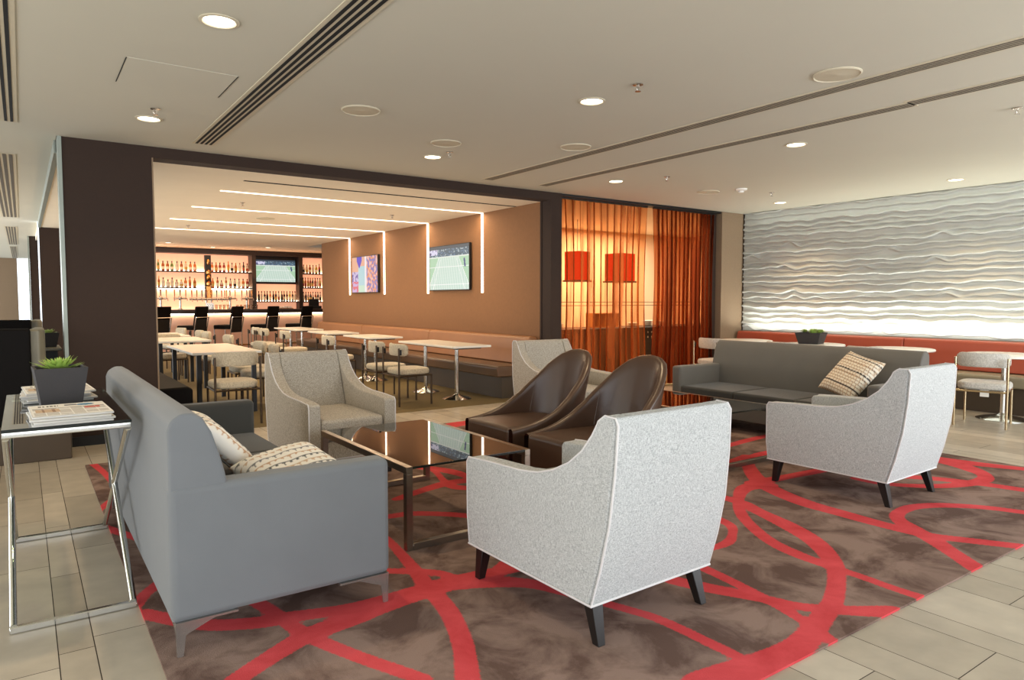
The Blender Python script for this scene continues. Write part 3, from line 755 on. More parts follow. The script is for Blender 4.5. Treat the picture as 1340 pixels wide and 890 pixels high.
# ------------------------------------------------------------------ newspapers on the console
def news(loc, rz, w, d, label, group, top=False, seed=0, th=.010):
    t = thing('newspaper', label, 'newspaper', loc, rz, group)
    MB().box(-w/2, w/2, -d/2, d/2, 0, th, .003, 2).build('pages', 'paperedge', t)
    if top:
        rnd = random.Random(seed)
        cols = [[rnd.random() for _ in range(40)] for _ in range(6)]
        def fn(u, v):
            v = 1-v
            if u < .03 or u > .97 or v < .05 or v > .96: return (234, 233, 230)
            if v < .30:
                if ((u-.74)/.12)**2+((v-.17)/.09)**2 < 1: return (70, 124, 160)
                if .46 < u < .62 and .1 < v < .2: return (88, 84, 100)
                if .1 < u < .38 and .11 < v < .22 and int(u*60) % 3: return (96, 92, 88)
                return (230, 227, 220)
            if .33 < v < .36: return (120, 112, 104)
            if .70 < u < .9 and .40 < v < .52: return (196, 76, 60)
            if .05 < u < .36 and .42 < v < .7: return (196, 170, 142) if int(u*30) % 4 else (150, 120, 96)
            c = int(u*6) % 6; r = int(v*40) % 40
            if (u*6) % 1 < .1: return (234, 233, 230)
            return (176, 170, 164) if r % 2 and cols[c][r] > .18 else (232, 231, 228)
        raster('front_page', 'paper', t, w, d, 72, 60, fn, lambda u, v: ((u-.5)*(w-.006), (v-.5)*(d-.006), th+.0006))
    return t
for k in range(4):
    top = k == 3
    news((.155+.004*math.sin(k*3), 3.575+.006*math.cos(k*2), CT+.001+k*.0105), R(2+2.5*math.sin(k*2.1)), .29, .37,
         'folded newspaper with a blue oval on its front page, atop the near pile' if top else '%s newspaper from the bottom, near pile on the glass console' % ORD[k],
         'newspapers in the near pile on the console', top, 5)
for k in range(5):
    top = k == 4
    news((.135+.006*math.sin(k*2), 4.36+.008*math.cos(k*3), CT+.001+k*.0105), R(1+4*math.sin(k*1.7)), .30, .38,
         'uppermost newspaper of the pile behind the black planter on the glass console' if top else '%s newspaper from the bottom, pile behind the black planter' % ORD[k],
         'newspapers in the far pile on the console', top, 8)

# ------------------------------------------------------------------ cushions
def make_cushion(label, loc, rot, s, th, fn, bend=0.):
    n = 64
    vs, fs, cs = [], [], []
    for side in (1, -1):
        k = len(vs)
        for i in range(n+1):
            for j in range(n+1):
                u, v = 2*i/n-1, 2*j/n-1
                e = max(0, (1-u**4))*max(0, (1-v**4)); z = side*th*e**.55
                pin = 1-.07*(1-abs(u)**2)*(abs(v)**3); pin2 = 1-.07*(1-abs(v)**2)*(abs(u)**3)
                z += .008*noise.noise(Vector((u*2.2, v*2.2, side*3)))*e
                vs.append((u*s/2*pin2, v*s/2*pin, z+bend*u*u)); cs.append(fn((u+1)/2, (v+1)/2))
        for i in range(n):
            for j in range(n):
                q = (k+i*(n+1)+j, k+(i+1)*(n+1)+j, k+(i+1)*(n+1)+j+1, k+i*(n+1)+j+1)
                fs.append(q if side > 0 else q[::-1])
    me = D.meshes.new('cushion'); me.from_pydata(vs, [], fs)
    ca = me.color_attributes.new('Col', 'FLOAT_COLOR', 'POINT'); buf = []
    for c in cs: buf += [*s2l(c), 1]
    ca.data.foreach_set('color', buf)
    bm = bmesh.new(); bm.from_mesh(me); bmesh.ops.remove_doubles(bm, verts=bm.verts, dist=1e-5); bm.to_mesh(me); bm.free()
    me.polygons.foreach_set('use_smooth', [True]*len(me.polygons)); me.materials.append(M['pillow'])
    o = D.objects.new('cushion', me); COL.objects.link(o); o.location = loc; o.rotation_euler = rot
    return tag(o, label, 'cushion')
def scallop(u, v):
    r = v*9; k = int(r); f = r-k; x = (u*12+.5*(k % 2)) % 1
    band = [(196, 160, 128), (120, 122, 124), (204, 176, 148), (92, 96, 96)][k % 4]
    if f < .12: return (238, 234, 226)
    return (240, 236, 228) if (x-.5)**2*2.4+((f-.15)/.95)**2 < .62 else band
def braid(u, v):
    r = u*15; k = int(r); f = r-k; x = (v*26+.5*(k % 2)) % 1
    if k % 5 == 3 and f < .5 and x < .7: return (46, 40, 38)
    if f < .30: return (206, 176, 142) if x < .6 else (96, 80, 66)
    return (236, 226, 208) if x > .18 else (190, 160, 128)
make_cushion('scallop-patterned cushion leaning on the back of the foreground grey sofa', (.81, 3.69, RZ+.605), (R(4), R(48), R(4)), .44, .06, scallop)
make_cushion('scallop-patterned cushion lying flat beside the near arm of the foreground grey sofa', (1.02, 3.27, RZ+.53), (R(12), R(-8), R(10)), .42, .075, scallop)
make_cushion('braided beige cushion propped in the near corner of the far grey sofa', (6.33, 3.47, RZ+.635), (Matrix.Rotation(R(-14), 3, 'Z') @ Matrix.Rotation(R(-50), 3, 'Y') @ Matrix.Rotation(R(-13), 3, 'Z')).to_euler(), .47, .075, braid)
# ------------------------------------------------------------------ café chairs (local front +y, origin centre)
def make_chair(label, frame='bronze', pad='pad', cat='chair', group=None, tagged=False):
    t = thing('cafe_chair', label, cat, group=group)
    for s in (-1, 1):
        MB().tube([(s*.235, -.235, 0), (s*.235, -.235, .745)], .0125, 10).build('rear_leg', frame, t, wn=False)
        MB().tube([(s*.215, .235, 0), (s*.215, .235, .395)], .0125, 10).build('front_leg', frame, t, wn=False)
        MB().box(s*.235-.012 if s > 0 else s*.235-.012, s*.235+.012, -.228, -.20, .655, .725, .003, 1).build('bracket', 'black', t)
    MB().tube([(-.235, -.235, .385), (.235, -.235, .385)], .011, 8).tube([(-.215, .235, .385), (.215, .235, .385)], .011, 8).tube([(-.235, -.235, .385), (-.215, .235, .385)], .011, 8).tube([(.235, -.235, .385), (.215, .235, .385)], .011, 8).build('seat_frame', frame, t, wn=False)
    n = 24; poly = []
    for k in range(32):
        a = 2*PI*k/32; ca, sa = math.cos(a), math.sin(a)
        poly.append((.24*math.copysign(abs(ca)**.55, ca), .24*math.copysign(abs(sa)**.55, sa)+.01))
    MB().prism(poly, .398, .475, 'z', .026, 4).build('seat', pad, t)
    # curved back pad
    def f(i, j):
        a = (i-.5)*R(72); e = abs(2*i-1); r = .40
        hh = .078*(1-max(0, e-.80)**2*9); tt = .024*(1-max(0, e-.85)**2*12)
        b = 2*PI*j; cb, sb = math.cos(b), math.sin(b)
        o = tt*math.copysign(abs(cb)**.6, cb); z = .715+hh*math.copysign(abs(sb)**.5, sb)
        return ((r+o)*math.sin(a), .21-(r+o)*math.cos(a)+.0, z)
    mb = MB(); mb.grid(f, 20, 20); bmesh.ops.remove_doubles(mb.bm, verts=mb.bm.verts, dist=1e-5)
    bmesh.ops.holes_fill(mb.bm, edges=[e for e in mb.bm.edges if len(e.link_faces) == 1], sides=0)
    mb.build('backrest', pad, t, wn=False, recalc=True, ang=60)
    if tagged: MB().box(-.005, .075, -.232, -.229, .33, .40).build('care_label', 'white', t, smooth=False)
    return t
G1 = 'beige chairs facing the wall bench in the bar'
c0 = make_chair('beige cafe chair nearest us at the first table of the bar wall bench', group=G1)
c0.location = (4.10, 8.20, .001); c0.rotation_euler = (0, 0, -PI/2)
spots = [(4.10, 8.88, -90, 'beige cafe chair just behind the nearest one at the wall bench tables'),
         (4.12, 10.78, -90, 'beige cafe chair at the second table of the bar wall bench'),
         (4.10, 12.95, -90, 'beige cafe chair at the third table of the bar wall bench'),
         (4.12, 14.35, -90, 'nearer beige cafe chair at the fourth table of the bar wall bench'),
         (4.12, 14.95, -90, 'farther beige cafe chair at the fourth table of the bar wall bench')]
for x, y, a, l in spots: dup(c0, (x, y, .001), R(a), l, G1)
G2 = 'beige chairs around the long tables on the left of the bar'
spots = [(1.88, 8.03, 0, 'beige cafe chair, back to us, at the near end of the closest long table'),
         (2.46, 9.02, 78, 'beige cafe chair right of the closest long bar table, its seat in view'),
         (2.50, 9.72, 90, 'second beige cafe chair along the right side of the closest long bar table'),
         (2.58, 11.85, 90, 'beige cafe chair on the right side of the middle long bar table'),
         (2.55, 13.35, 90, 'nearer beige cafe chair on the right side of the farthest long bar table'),
         (2.55, 13.95, 90, 'farther beige cafe chair on the right side of the farthest long bar table'),
         (2.50, 15.4, 100, 'beige cafe chair standing behind the farthest long bar table'),
         (1.95, 12.6, -170, 'beige cafe chair tucked between the middle and the farthest long bar table'),
         (1.45, 11.9, -90, 'beige cafe chair on the left side of the middle long bar table')]
for x, y, a, l in spots: dup(c0, (x, y, .001), R(a), l, G2)
# right-hand chairs by the feature wall
c1 = make_chair('pale grey cafe chair with brass legs and a care label at the rightmost round table', 'brass', 'pad_g', tagged=True)
c1.location = (8.52, 3.18, .001); c1.rotation_euler = (0, 0, R(-78))
def bare(src, loc, rz, label):
    c = dup(src, loc, rz, label)
    for ch in list(c.children):
        if ch.name.startswith('care_label'): D.objects.remove(ch)
    return c
bare(c1, (8.50, 4.42, 0.001), R(-90), 'pale grey cafe chair peeking over the right end of the far grey sofa')
bare(c1, (8.48, 5.55, 0.001), R(-92), 'pale grey cafe chair beside the square black planter behind the far grey sofa')
bare(c1, (8.46, 6.70, 0.001), R(-96), 'pale grey cafe chair left of the far grey sofa, near the curtains')

# ------------------------------------------------------------------ tables
def pedestal(t, x, y, h, r=.20):
    pd = MB().tube([(x, y, .02), (x, y, h)], .028, 16).build('pedestal', 'chrome', t, wn=False)
    MB().lathe([(r, 0), (r, .006), (r*.82, .022), (r*.4, .042), (.045, .06), (.03, .075)], (x, y, 0), 32).build('base', 'chrome', pd, wn=False)
def wall_table(label, y0, y1):
    t = thing('bench_table', label, 'table', (4.90, (y0+y1)/2, .001), 0, 'cream tables along the bar wall bench'); l = (y1-y0)/2
    MB().box(-.30, .30, -l, l, .715, .745, .006, 2).build('tabletop', 'table_w', t)
    MB().box(-.2, .2, -l+.1, l-.1, .695, .714).build('support_plate', 'black', t, smooth=False)
    for s in (-1, 1): pedestal(t, -.05, s*(l-.40) if s > 0 else -l+.33, .696)
for k, (a, b) in enumerate([(7.87, 9.5), (10.55, 11.7), (12.4, 13.55), (14.3, 15.8)]):
    wall_table(['cream bench table with two chrome pedestals nearest us along the bar wall', 'second cream bench table from us along the bar wall',
                'third cream bench table from us along the bar wall', 'cream bench table farthest from us along the bar wall'][k], a, b)
def long_table(label, y0, y1):
    t = thing('long_table', label, 'table', (1.97, (y0+y1)/2, .001), 0, 'long bar tables on the left'); l = (y1-y0)/2
    MB().box(-.39, .39, -l, l, .715, .745, .005, 2).build('tabletop', 'table_w', t)
    for sx in (-1, 1):
        for sy in (-1, 1): MB().box(sx*.31-.025, sx*.31+.025, sy*(l-.07)-.025, sy*(l-.07)+.025, 0, .714, .002, 1).build('leg', 'black', t)
    return t
long_table('long cream topped table with black legs closest to the brown pillar', 8.62, 10.35)
long_table('middle long cream topped table on the left of the bar', 11.35, 12.55)
long_table('farthest long cream topped table on the left of the bar', 12.95, 14.4)
def round_table(label, y, x=9.08):
    t = thing('round_table', label, 'table', (x, y, .001), 0, 'round white tables along the red bench')
    MB().lathe([(.385, .712), (.40, .718), (.402, .730), (.395, .742), (.38, .745)], (0, 0, 0), 48).build('tabletop', 'table_r', t, wn=False, ang=50)
    pedestal(t, 0, 0, .713, .26)
round_table('round white table at the right edge, its chrome base in view', 3.2)
round_table('round white table behind the right end of the far grey sofa', 4.36)
round_table('round white table carrying the square black planter behind the far grey sofa', 5.52)
round_table('round white table nearest the orange curtains', 6.66)
make_planter('potted_succulent', 'square black planter with small green succulents on a round white table', (9.02, 5.53, .747), R(14), .34, .26, .155, 'leaf', 1)

# ------------------------------------------------------------------ benches
def bench(name, label, cat, back_poly, seat_poly, kick, y0, y1, seams, mback, mseat, mkick, mirror=None):
    t = thing(name, label, cat, ((kick[0]+kick[1])/2, (y0+y1)/2, 0)); ox, oy = t.location.x, t.location.y
    ys = [y0]+seams+[y1]
    for a, b in zip(ys, ys[1:]):
        MB().prism([(x-ox, z) for x, z in back_poly], a+.003-oy, b-.003-oy, 'y', .02, 3).build('backrest', mback, t)
        MB().prism([(x-ox, z) for x, z in seat_poly], a+.003-oy, b-.003-oy, 'y', .025, 3).build('seat', mseat, t)
    MB().box(kick[0]-ox, kick[1]-ox, y0+.05-oy, y1-.02-oy, 0.001, kick[2]).build('plinth', mkick, t, smooth=False)
    return t
bench('wall_bench', 'tan leather bench running along the ochre television wall', 'bench',
      [(5.72, .452), (5.79, .82), (5.82, .845), (5.90, .845), (5.935, .82), (5.935, .452)],
      [(5.26, .30), (5.25, .43), (5.28, .455), (5.60, .45), (5.935, .44), (5.935, .30)], (5.36, 5.93, .298), 7.80, 16.3, [10.73, 13.66], 'tan', 'darktan', 'kick')
bench('wall_bench', 'rust red bench running along the white wave relief wall', 'bench',
      [(9.88, .452), (9.94, .815), (9.97, .835), (10.05, .835), (10.085, .81), (10.085, .452)],
      [(9.42, .32), (9.41, .43), (9.44, .455), (9.70, .45), (10.085, .44), (10.085, .32)], (9.50, 10.08, .318), -2.3, 7.46, [-1.8, 1.5, 4.72], 'rust', 'beigeseat', 'kick')
bench('wall_bench', 'black leather bench end just behind the brown pillar', 'bench',
      [(.44, .452), (.46, .82), (.50, .84), (.60, .82), (.62, .452)],
      [(.44, .03), (.44, .44), (1.38, .455), (1.43, .43), (1.43, .03)], (.5, 1.36, .03), 7.80, 10.2, [], 'blackleather', 'blackleather', 'kick')

# ------------------------------------------------------------------ televisions
def court(u, v):
    if v > .76:
        if v > .93: return (40, 66, 84)
        h = 1.6*noise.noise(Vector((u*22, v*16, 3)))
        if u < .22 and v > .80: return (214, 214, 240) if h > -.3 else (70, 70, 130)
        return (86, 120, 150) if h > .25 else ((150, 176, 190) if h < -.45 else (60, 90, 108))
    if v > .73: return (226, 236, 226)
    x = (u-.5)/(.55+.9*(.76-v))
    if .875 < u < .93 and .50 < v < .70 and abs((u-.90)+(v-.6)*.1) < .018: return (60, 70, 130)
    if abs(abs(x)-.44) < .006 or abs(abs(x)-.33) < .005: return (250, 252, 248)
    if abs(v-.52) < .008 or abs(v-.12) < .010: return (250, 252, 248)
    if abs(x) > .44: return (176, 214, 180)
    s = int(u*34+v*4) % 2
    return (214, 232, 220) if s else (198, 222, 208)
def studio(u, v):
    h = 1.4*noise.noise(Vector((u*16, v*12, 1)))
    if .20 < u < .40 and v > .68 and abs(u-.30) < (v-.66)*.45: return (60, 60, 200)
    if .26 < u < .52 and v < .74: return (170, 214, 222) if v > .2 else (190, 226, 206)
    if .52 <= u < .58: return (236, 232, 240)
    if u >= .58: return (118, 118, 190) if h > .1 else ((226, 190, 190) if h < -.3 else (226, 150, 110))
    if v > .58: return (226, 176, 150)
    if v < .3: return (214, 96, 120) if h > 0 else (190, 170, 220)
    return (196, 190, 226) if h > -.2 else (90, 84, 170)
def tv_wall(label, y0, y1, z0, z1, fn, group):
    x = 5.95
    t = thing('television', label, 'television', (x, (y0+y1)/2, z0), 0, group); w = (y1-y0)/2; h = z1-z0
    MB().box(-.055, -.012, -w, w, 0, h, .004, 1).build('casing', 'black', t)
    MB().box(-.012, -.0004, -w*.4, w*.4, h*.25, h*.75).build('bracket', 'black', t, smooth=False)
    raster('screen', 'screen', t, 1, 1, 120, 72, fn, lambda u, v: (-.0556, w-.012-u*(2*w-.024), .014+v*(h-.028)))
    return t
tv_wall('wall television showing a tennis match, nearer us on the ochre wall', 9.56, 10.90, 1.52, 2.285, court, None)
tv_wall('wall television showing a colourful studio scene, farther along the ochre wall', 13.08, 14.42, 1.51, 2.285, studio, None)

# L-shaped light strips: across the bar ceiling and down the wall
for k, y in enumerate((9.25, 11.04, 12.87, 14.66)):
    t = thing('strip_light', ['first', 'second', 'third', 'fourth'][k]+' warm light strip from us running down the ochre wall', 'light', (5.94, y, HB), 0, 'warm light strips of the bar')
    MB().box(2.07-5.94, -.0, -.022, .022, -.006, -.001).build('ceiling_strip', 'strip', t, smooth=False)
    MB().box(-.004, .009, -.025, .025, 1.472-HB, -.006).build('wall_strip', 'strip', t, smooth=False)
tag(MB().box(2.12, 5.93, 8.31, 8.36, HB-.004, HB+.001).build('slot_grille', 'slot', smooth=False), 'thin black air slot across the bar ceiling just inside the opening', 'vent')

# ------------------------------------------------------------------ the bar
def bar_counter():
    t = thing('bar_counter', 'long bar counter with dark top and glowing pink front behind the stools', 'bar', (4.6, 19.0, 0))
    MB().box(-4.0, 4.2, -.25, .50, 1.02, 1.12, .004, 1).build('countertop', 'dkwood', t)
    MB().box(-3.95, 4.15, -.1, -.04, .08, 1.02).build('front_panel', 'barfront', t, smooth=False)
    MB().box(-3.95, 4.15, -.04, .4, .0, .08).build('plinth', 'black', t, smooth=False)
    MB().box(-3.9, 4.1, .36, .40, .08, 1.02).build('rear_panel', 'dkwood', t, smooth=False)
    MB().box(-3.9, 4.1, -.16, -.11, 1.005, 1.018).build('light_strip', 'backlit_w', t, smooth=False)
    MB().tube([(-3.9, -.16, .2), (4.1, -.16, .2)], .02, 8).build('foot_rail', 'copper', t, wn=False)
bar_counter()
BY = 20.0   # front plane of the back bar
def px_x(px, y): # horizontal position on a plane of constant y that lies along this bearing
    return y*math.tan(R(35.16)+math.atan((px-670)/909.))
XD1, XD2 = 5.305, 6.615
def back_bar():
    t = thing('back_bar', 'dark framed back bar with glowing shelves full of bottles', 'shelf', (5, BY, 0))
    o = lambda x: x-5
    MB().box(o(1.0), o(8.6), -.02, .40, 2.60, 2.718).build('header', 'dkwood', t, smooth=False)
    for x in (XD1-.055, XD2-.055): MB().box(o(x), o(x)+.11, -.02, .40, 1.0, 2.60).build('upright', 'dkwood', t, smooth=False)
    MB().box(o(XD1+.055), o(XD2-.055), .30, .36, 1.0, 2.60).build('television_panel', 'dkwood', t, smooth=False)
    MB().box(o(1.0), o(XD1-.055), .38, .43, 1.0, 2.60).build('backlit_panel', 'backlit', t, smooth=False)
    MB().box(o(XD2+.055), o(8.6), .38, .43, 1.0, 2.60).build('backlit_panel', 'backlit', t, smooth=False)
    MB().box(o(XD1+.06), o(XD2-.06), .27, .295, 1.0, 1.82).build('backlit_panel', 'backlit', t, smooth=False)
    MB().box(o(1.0), o(8.6), .0, .44, .0, 1.0).build('base_cabinet', 'dkwood', t, smooth=False)
    MB().box(o(1.0), o(XD1-.06), .30, .36, 1.0005, 1.03).build('shelf_light', 'backlit_w', t, smooth=False)  # added strip, unseen behind the counter, brightens the tap zone
    MB().box(o(1.0), o(XD1-.06), .30, .36, 1.655, 1.6695).build('shelf_light', 'backlit_w', t, smooth=False)  # strip added under the lower board to brighten the same zone
    for a, b, zs in ((1.0, XD1-.056, (2.13, 1.70)), (XD1+.056, XD2-.056, (1.33,)), (XD2+.056, 8.6, (2.14, 1.73, 1.32))):
        for z in zs:
            MB().box(o(a), o(b), .02, .37 if zs != (1.33,) else .26, z-.03, z, .002, 1).build('shelf_board', 'dkwood', t)
            MB().box(o(a), o(b), .30 if zs != (1.33,) else .2, .35 if zs != (1.33,) else .25, z+.0005, z+.022).build('shelf_light', 'backlit_w', t, smooth=False)
back_bar()
GL = {'green': (96, 128, 52), 'amber': (172, 88, 34), 'clear': (214, 196, 176), 'dark': (38, 24, 20), 'yellow': (190, 170, 40), 'red': (150, 40, 30), 'orange': (206, 110, 40)}
for k, c in GL.items(): M['gl_'+k] = mat(k+' bottle glass', c, .12, 0, .02, coat=.5)
LB = {'cream': (226, 214, 190), 'rust': (170, 70, 40), 'black': (24, 22, 22), 'gold': (190, 150, 60)}
for k, c in LB.items(): M['lb_'+k] = mat(k+' bottle label', c, .6)
BOT = {}
def bottle(kind, col, lab, loc, label, group):
    key = (kind, col, lab)
    if key not in BOT:
        t = thing('bottle', label, 'bottle')
        P = {0: [(.036, 0), (.038, .01), (.038, .17), (.030, .205), (.013, .235), (.013, .285)],
             1: [(.046, 0), (.048, .01), (.048, .13), (.036, .16), (.014, .18), (.014, .225)],
             2: [(.029, 0), (.030, .01), (.030, .20), (.020, .235), (.012, .26), (.012, .325)]}[kind]
        P = [(a_, b_*.84) for a_, b_ in P]
        gb = MB().lathe(P, (0, 0, 0), 14).build('glass_body', 'gl_'+col, t, wn=False)
        h = P[-1][1]; r = P[1][0]
        MB().lathe([(.015, h-.035), (.015, h+.012), (.013, h+.014)], (0, 0, 0), 10).build('cap', 'black' if lab != 'gold' else 'copper', t, wn=False)
        MB().lathe([(r+.001, .04), (r+.001, P[2][1]*.75)], (0, 0, 0), 14).build('label', 'lb_'+lab, gb, wn=False)
        t.location = loc; t['group'] = group; BOT[key] = t; return t
    return dup(BOT[key], loc, 0, label, group)
rb = random.Random(11)
def shelf_row(x0, x1, n, z, cols, where, group, yy=.12):
    for k in range(n):
        x = x0+(x1-x0)*(k+.5)/n+rb.uniform(-.004, .004); c = cols[k % len(cols)]
        s_ = (x1-x0)/n; kind = rb.choice((0, 0, 1, 2)) if s_ > .107 else (rb.choice((0, 2, 0)) if s_ > .087 else 2); lab = rb.choice(('cream', 'rust', 'black', 'gold', 'cream'))
        bottle(kind, c, lab, (x, BY+yy+rb.uniform(-.02, .02), z+.0008), '%s bottle, %s from the left %s' % (c, ORD[k], where), group)
XC0, XC1 = px_x(262.5, BY), px_x(270, BY)    # where the tap column stands
L0 = px_x(207, BY)
shelf_row(L0, XC0-.03, 9, 2.13, ['green', 'amber', 'amber', 'green', 'clear', 'amber', 'clear', 'orange', 'orange'], 'on the top shelf left of the tap column', 'bottles top left')
shelf_row(XC1+.05, XD1-.09, 11, 2.13, ['clear', 'orange', 'amber', 'red', 'red', 'orange', 'clear', 'amber', 'clear', 'dark', 'clear'], 'on the top shelf right of the tap column', 'bottles top middle')
shelf_row(L0, XC0-.05, 9, 1.70, ['amber', 'clear', 'clear', 'clear', 'clear', 'clear', 'orange', 'orange', 'amber'], 'on the lower shelf left of the tap column', 'bottles lower left')
shelf_row(XC1+.05, XD1-.1, 10, 1.70, ['orange', 'orange', 'amber', 'clear', 'amber', 'clear', 'clear', 'clear', 'orange', 'red'], 'on the lower shelf right of the tap column', 'bottles lower middle')
shelf_row(XD1+.10, XD2-.10, 14, 1.33, ['dark', 'clear', 'dark', 'dark', 'orange', 'dark', 'dark', 'clear', 'dark', 'dark', 'dark', 'yellow', 'dark', 'clear'], 'on the shelf under the bar television', 'bottles under the television', .08)
R0, R1 = XD2+.075, px_x(423, BY)
shelf_row(R0, R1, 6, 2.14, ['clear', 'clear', 'amber', 'clear', 'yellow', 'red'], 'on the top shelf right of the bar television', 'bottles top right')
shelf_row(R0, R1, 8, 1.73, ['yellow', 'orange', 'amber', 'red', 'dark', 'red', 'clear', 'yellow'], 'on the middle shelf right of the bar television', 'bottles middle right')
shelf_row(R0, R1, 8, 1.32, ['clear', 'dark', 'clear', 'dark', 'clear', 'amber', 'dark', 'clear'], 'on the bottom shelf right of the bar television', 'bottles bottom right')
def bar_tv():
    x0, x1 = XD1+.085, XD2-.085; t = thing('television', 'bar television showing a tennis court between the bottle shelves', 'television', ((x0+x1)/2, BY+.20, 1.86)); w = (x1-x0)/2; h = .66
    MB().box(-w, w, -.03, .03, 0, h, .004, 1).build('casing', 'black', t)
    MB().box(-.2, .2, .031, .098, .1, .5).build('bracket', 'black', t, smooth=False)
    raster('screen', 'screen', t, 1, 1, 90, 54, court, lambda u, v: (-w+.02+u*(2*w-.04), -.0306, .02+v*(h-.04)))
bar_tv()
# tap column and taps
def tap_column():
    xc = (XC0+XC1)/2
    t = thing('tap_column', 'tall dark and brass beer tap column in front of the bottle shelves', 'beer tap', (xc, 19.30, 1.121))
    MB().box(-.075, .075, -.02, .08, .28, 1.40, .006, 1).build('column', 'black', t)
    for z, r in ((1.22, .035), (.95, .06), (.82, .05), (.66, .06)):
        MB().lathe([(.02, -.07), (r, -.03), (r, .03), (.02, .07)], (0, -.05, z), 14).build('brass_float', 'copper', t, wn=False)
    MB().box(-.055, .055, -.045, -.021, .30, .60, .003, 1).build('brass_plate', 'copper', t)
    MB().tube([(-.47, -.06, .27), (.47, -.06, .27)], .032, 14).build('manifold', 'silver', t, wn=False)
    for k in range(8):
        x = -.42+.12*k
        MB().tube([(x, -.09, .27), (x, -.14, .255), (x, -.155, .20)], .012, 8).build('spout', 'silver', t, wn=False)
        MB().lathe([(.008, 0), (.012, .05), (.017, .16), (.012, .19)], (x, -.10, .31), 8).build('handle', ['gl_amber', 'copper', 'gl_dark'][k % 3], t, wn=False)
    for s in (-1, 1): MB().tube([(s*.06, -.0, 0), (s*.06, -.0, .285)], .022, 10).build('stand', 'silver', t, wn=False)
    MB().box(-.10, .10, -.12, -.10, .0, .16).build('sign_plate', 'silver', t, smooth=False)
tap_column()
def tap_tower(label, x, n=3):
    t = thing('tap_tower', label, 'beer tap', (x, 19.30, 1.121))
    MB().lathe([(.06, 0), (.06, .01), (.03, .03), (.026, .24), (.045, .26), (.05, .30), (.03, .34)], (0, 0, 0), 16).build('column', 'silver', t, wn=False)
    MB().tube([(-.15, -.0, .285), (.15, -.0, .285)], .025, 10).build('crossbar', 'silver', t, wn=False)
    for k in range(n):
        xx = -.13+.26*k/(n-1)
        MB().tube([(xx, -.02, .285), (xx+.02*(k-1), -.09, .275), (xx+.02*(k-1), -.10, .22)], .011, 8).build('spout', 'silver', t, wn=False)
        MB().lathe([(.007, 0), (.012, .06), (.017, .17), (.012, .20)], (xx, -.02, .31), 8).build('handle', ['gl_amber', 'gl_dark', 'copper'][k % 3], t, wn=False)
for px, l in ((211, 'silver beer tap tower at the left end of the visible bar'), (236.5, 'silver beer tap tower second from the left on the bar'), (301.5, 'silver beer tap tower right of the tall tap column'), (323.5, 'silver beer tap tower just left of the dark upright')):
    tap_tower(l, px_x(px, 19.3))
# clear glasses on the bar
g0 = None
for k in range(10):
    x = px_x(281+5.0*k if k < 4 else 288+5.0*k, 19.35)
    if x > 5.2: break
    if g0 is None:
        g0 = MB().lathe([(.024, 0), (.026, .004), (.034, .12), (.032, .12), (.024, .008), (.001, .008)], (0, 0, 0), 14).build('drinking_glass', 'glass_w', wn=False)
        tag(g0, 'x', 'glass', 'drinking glasses lined up on the bar'); o = g0
    else: o = g0.copy(); COL.objects.link(o)
    o.location = (x, 19.12, 1.121); o['label'] = '%s drinking glass from the left, row on the bar beside the tap column' % ORD[k]
def till():
    t = thing('cash_register', 'black cash register on the right part of the bar', 'cash register', (px_x(412, 19.2), 19.25, 1.121))
    MB().box(-.18, .18, -.12, .12, 0, .08, .008, 2).build('base', 'black', t)
    MB().prism([(-.02, .075), (.06, .075), (.02, .27), (-.03, .27)], -.14, .14, 'x', .006, 2).build('display', 'black', t)
till()
def tray():
    t = thing('serving_tray', 'tray of white folded napkins on the bar under the television', 'tray', (px_x(372, 19.2), 19.2, 1.121))
    MB().box(-.22, .22, -.12, .12, 0, .02, .004, 1).build('tray_base', 'copper', t)
    for k in range(3): MB().box(-.18+.13*k, -.07+.13*k, -.08, .08, .021, .06+.01*k, .006, 2).build('napkin_stack', 'china', t)
tray()
# bar stools
def make_stool(label):
    t = thing('bar_stool', label, 'bar stool')
    MB().box(-.23, .23, -.22, .24, .64, .745, .03, 4, cuts=2).build('seat', 'blackleather', t)
    MB().prism([(-.20, .70), (-.245, .70), (-.33, 1.19), (-.315, 1.21), (-.28, 1.20), (-.205, .75)], -.22, .22, 'x', .012, 2).build('backrest', 'blackleather', t)
    MB().prism([(-.24, .56), (-.255, .56), (-.285, .90), (-.27, .90)], -.20, .20, 'x').build('back_panel', 'black', t, smooth=False)
    MB().tube([(-.225, -.31, .94), (.225, -.31, .94)], .012, 8).build('back_rail', 'chrome', t, wn=False)
    for s in (-1, 1):
        MB().tube([(s*.225, -.24, 0), (s*.225, -.25, .62), (s*.225, -.31, .94)], .013, 8).build('rear_leg', 'chrome', t, wn=False)
        MB().tube([(s*.215, .22, 0), (s*.215, .22, .645)], .013, 8).build('front_leg', 'chrome', t, wn=False)
    MB().tube([(-.22, .22, .25), (.22, .22, .25)], .011, 8).build('foot_rest', 'chrome', t, wn=False)
    return t
G3 = 'black bar stools'
px_st = [207, 256.5, 303.5, 351, 396, 438]
st = make_stool('black leather bar stool, leftmost in view beside the brown pillar'); st['group'] = G3
ys = 18.25
st.location = (px_x(px_st[0]-6, ys), ys, .001); st.rotation_euler = (0, 0, R(38))
for k in range(1, 6):
    dup(st, (px_x(px_st[k]-6, ys), ys, .001), R(38+4*math.sin(k)), ['', 'second black bar stool from the left at the bar', 'third black bar stool from the left at the bar', 'fourth black bar stool from the left at the bar', 'fifth black bar stool from the left at the bar', 'rightmost black bar stool, half hidden by the ochre wall'][k], G3)

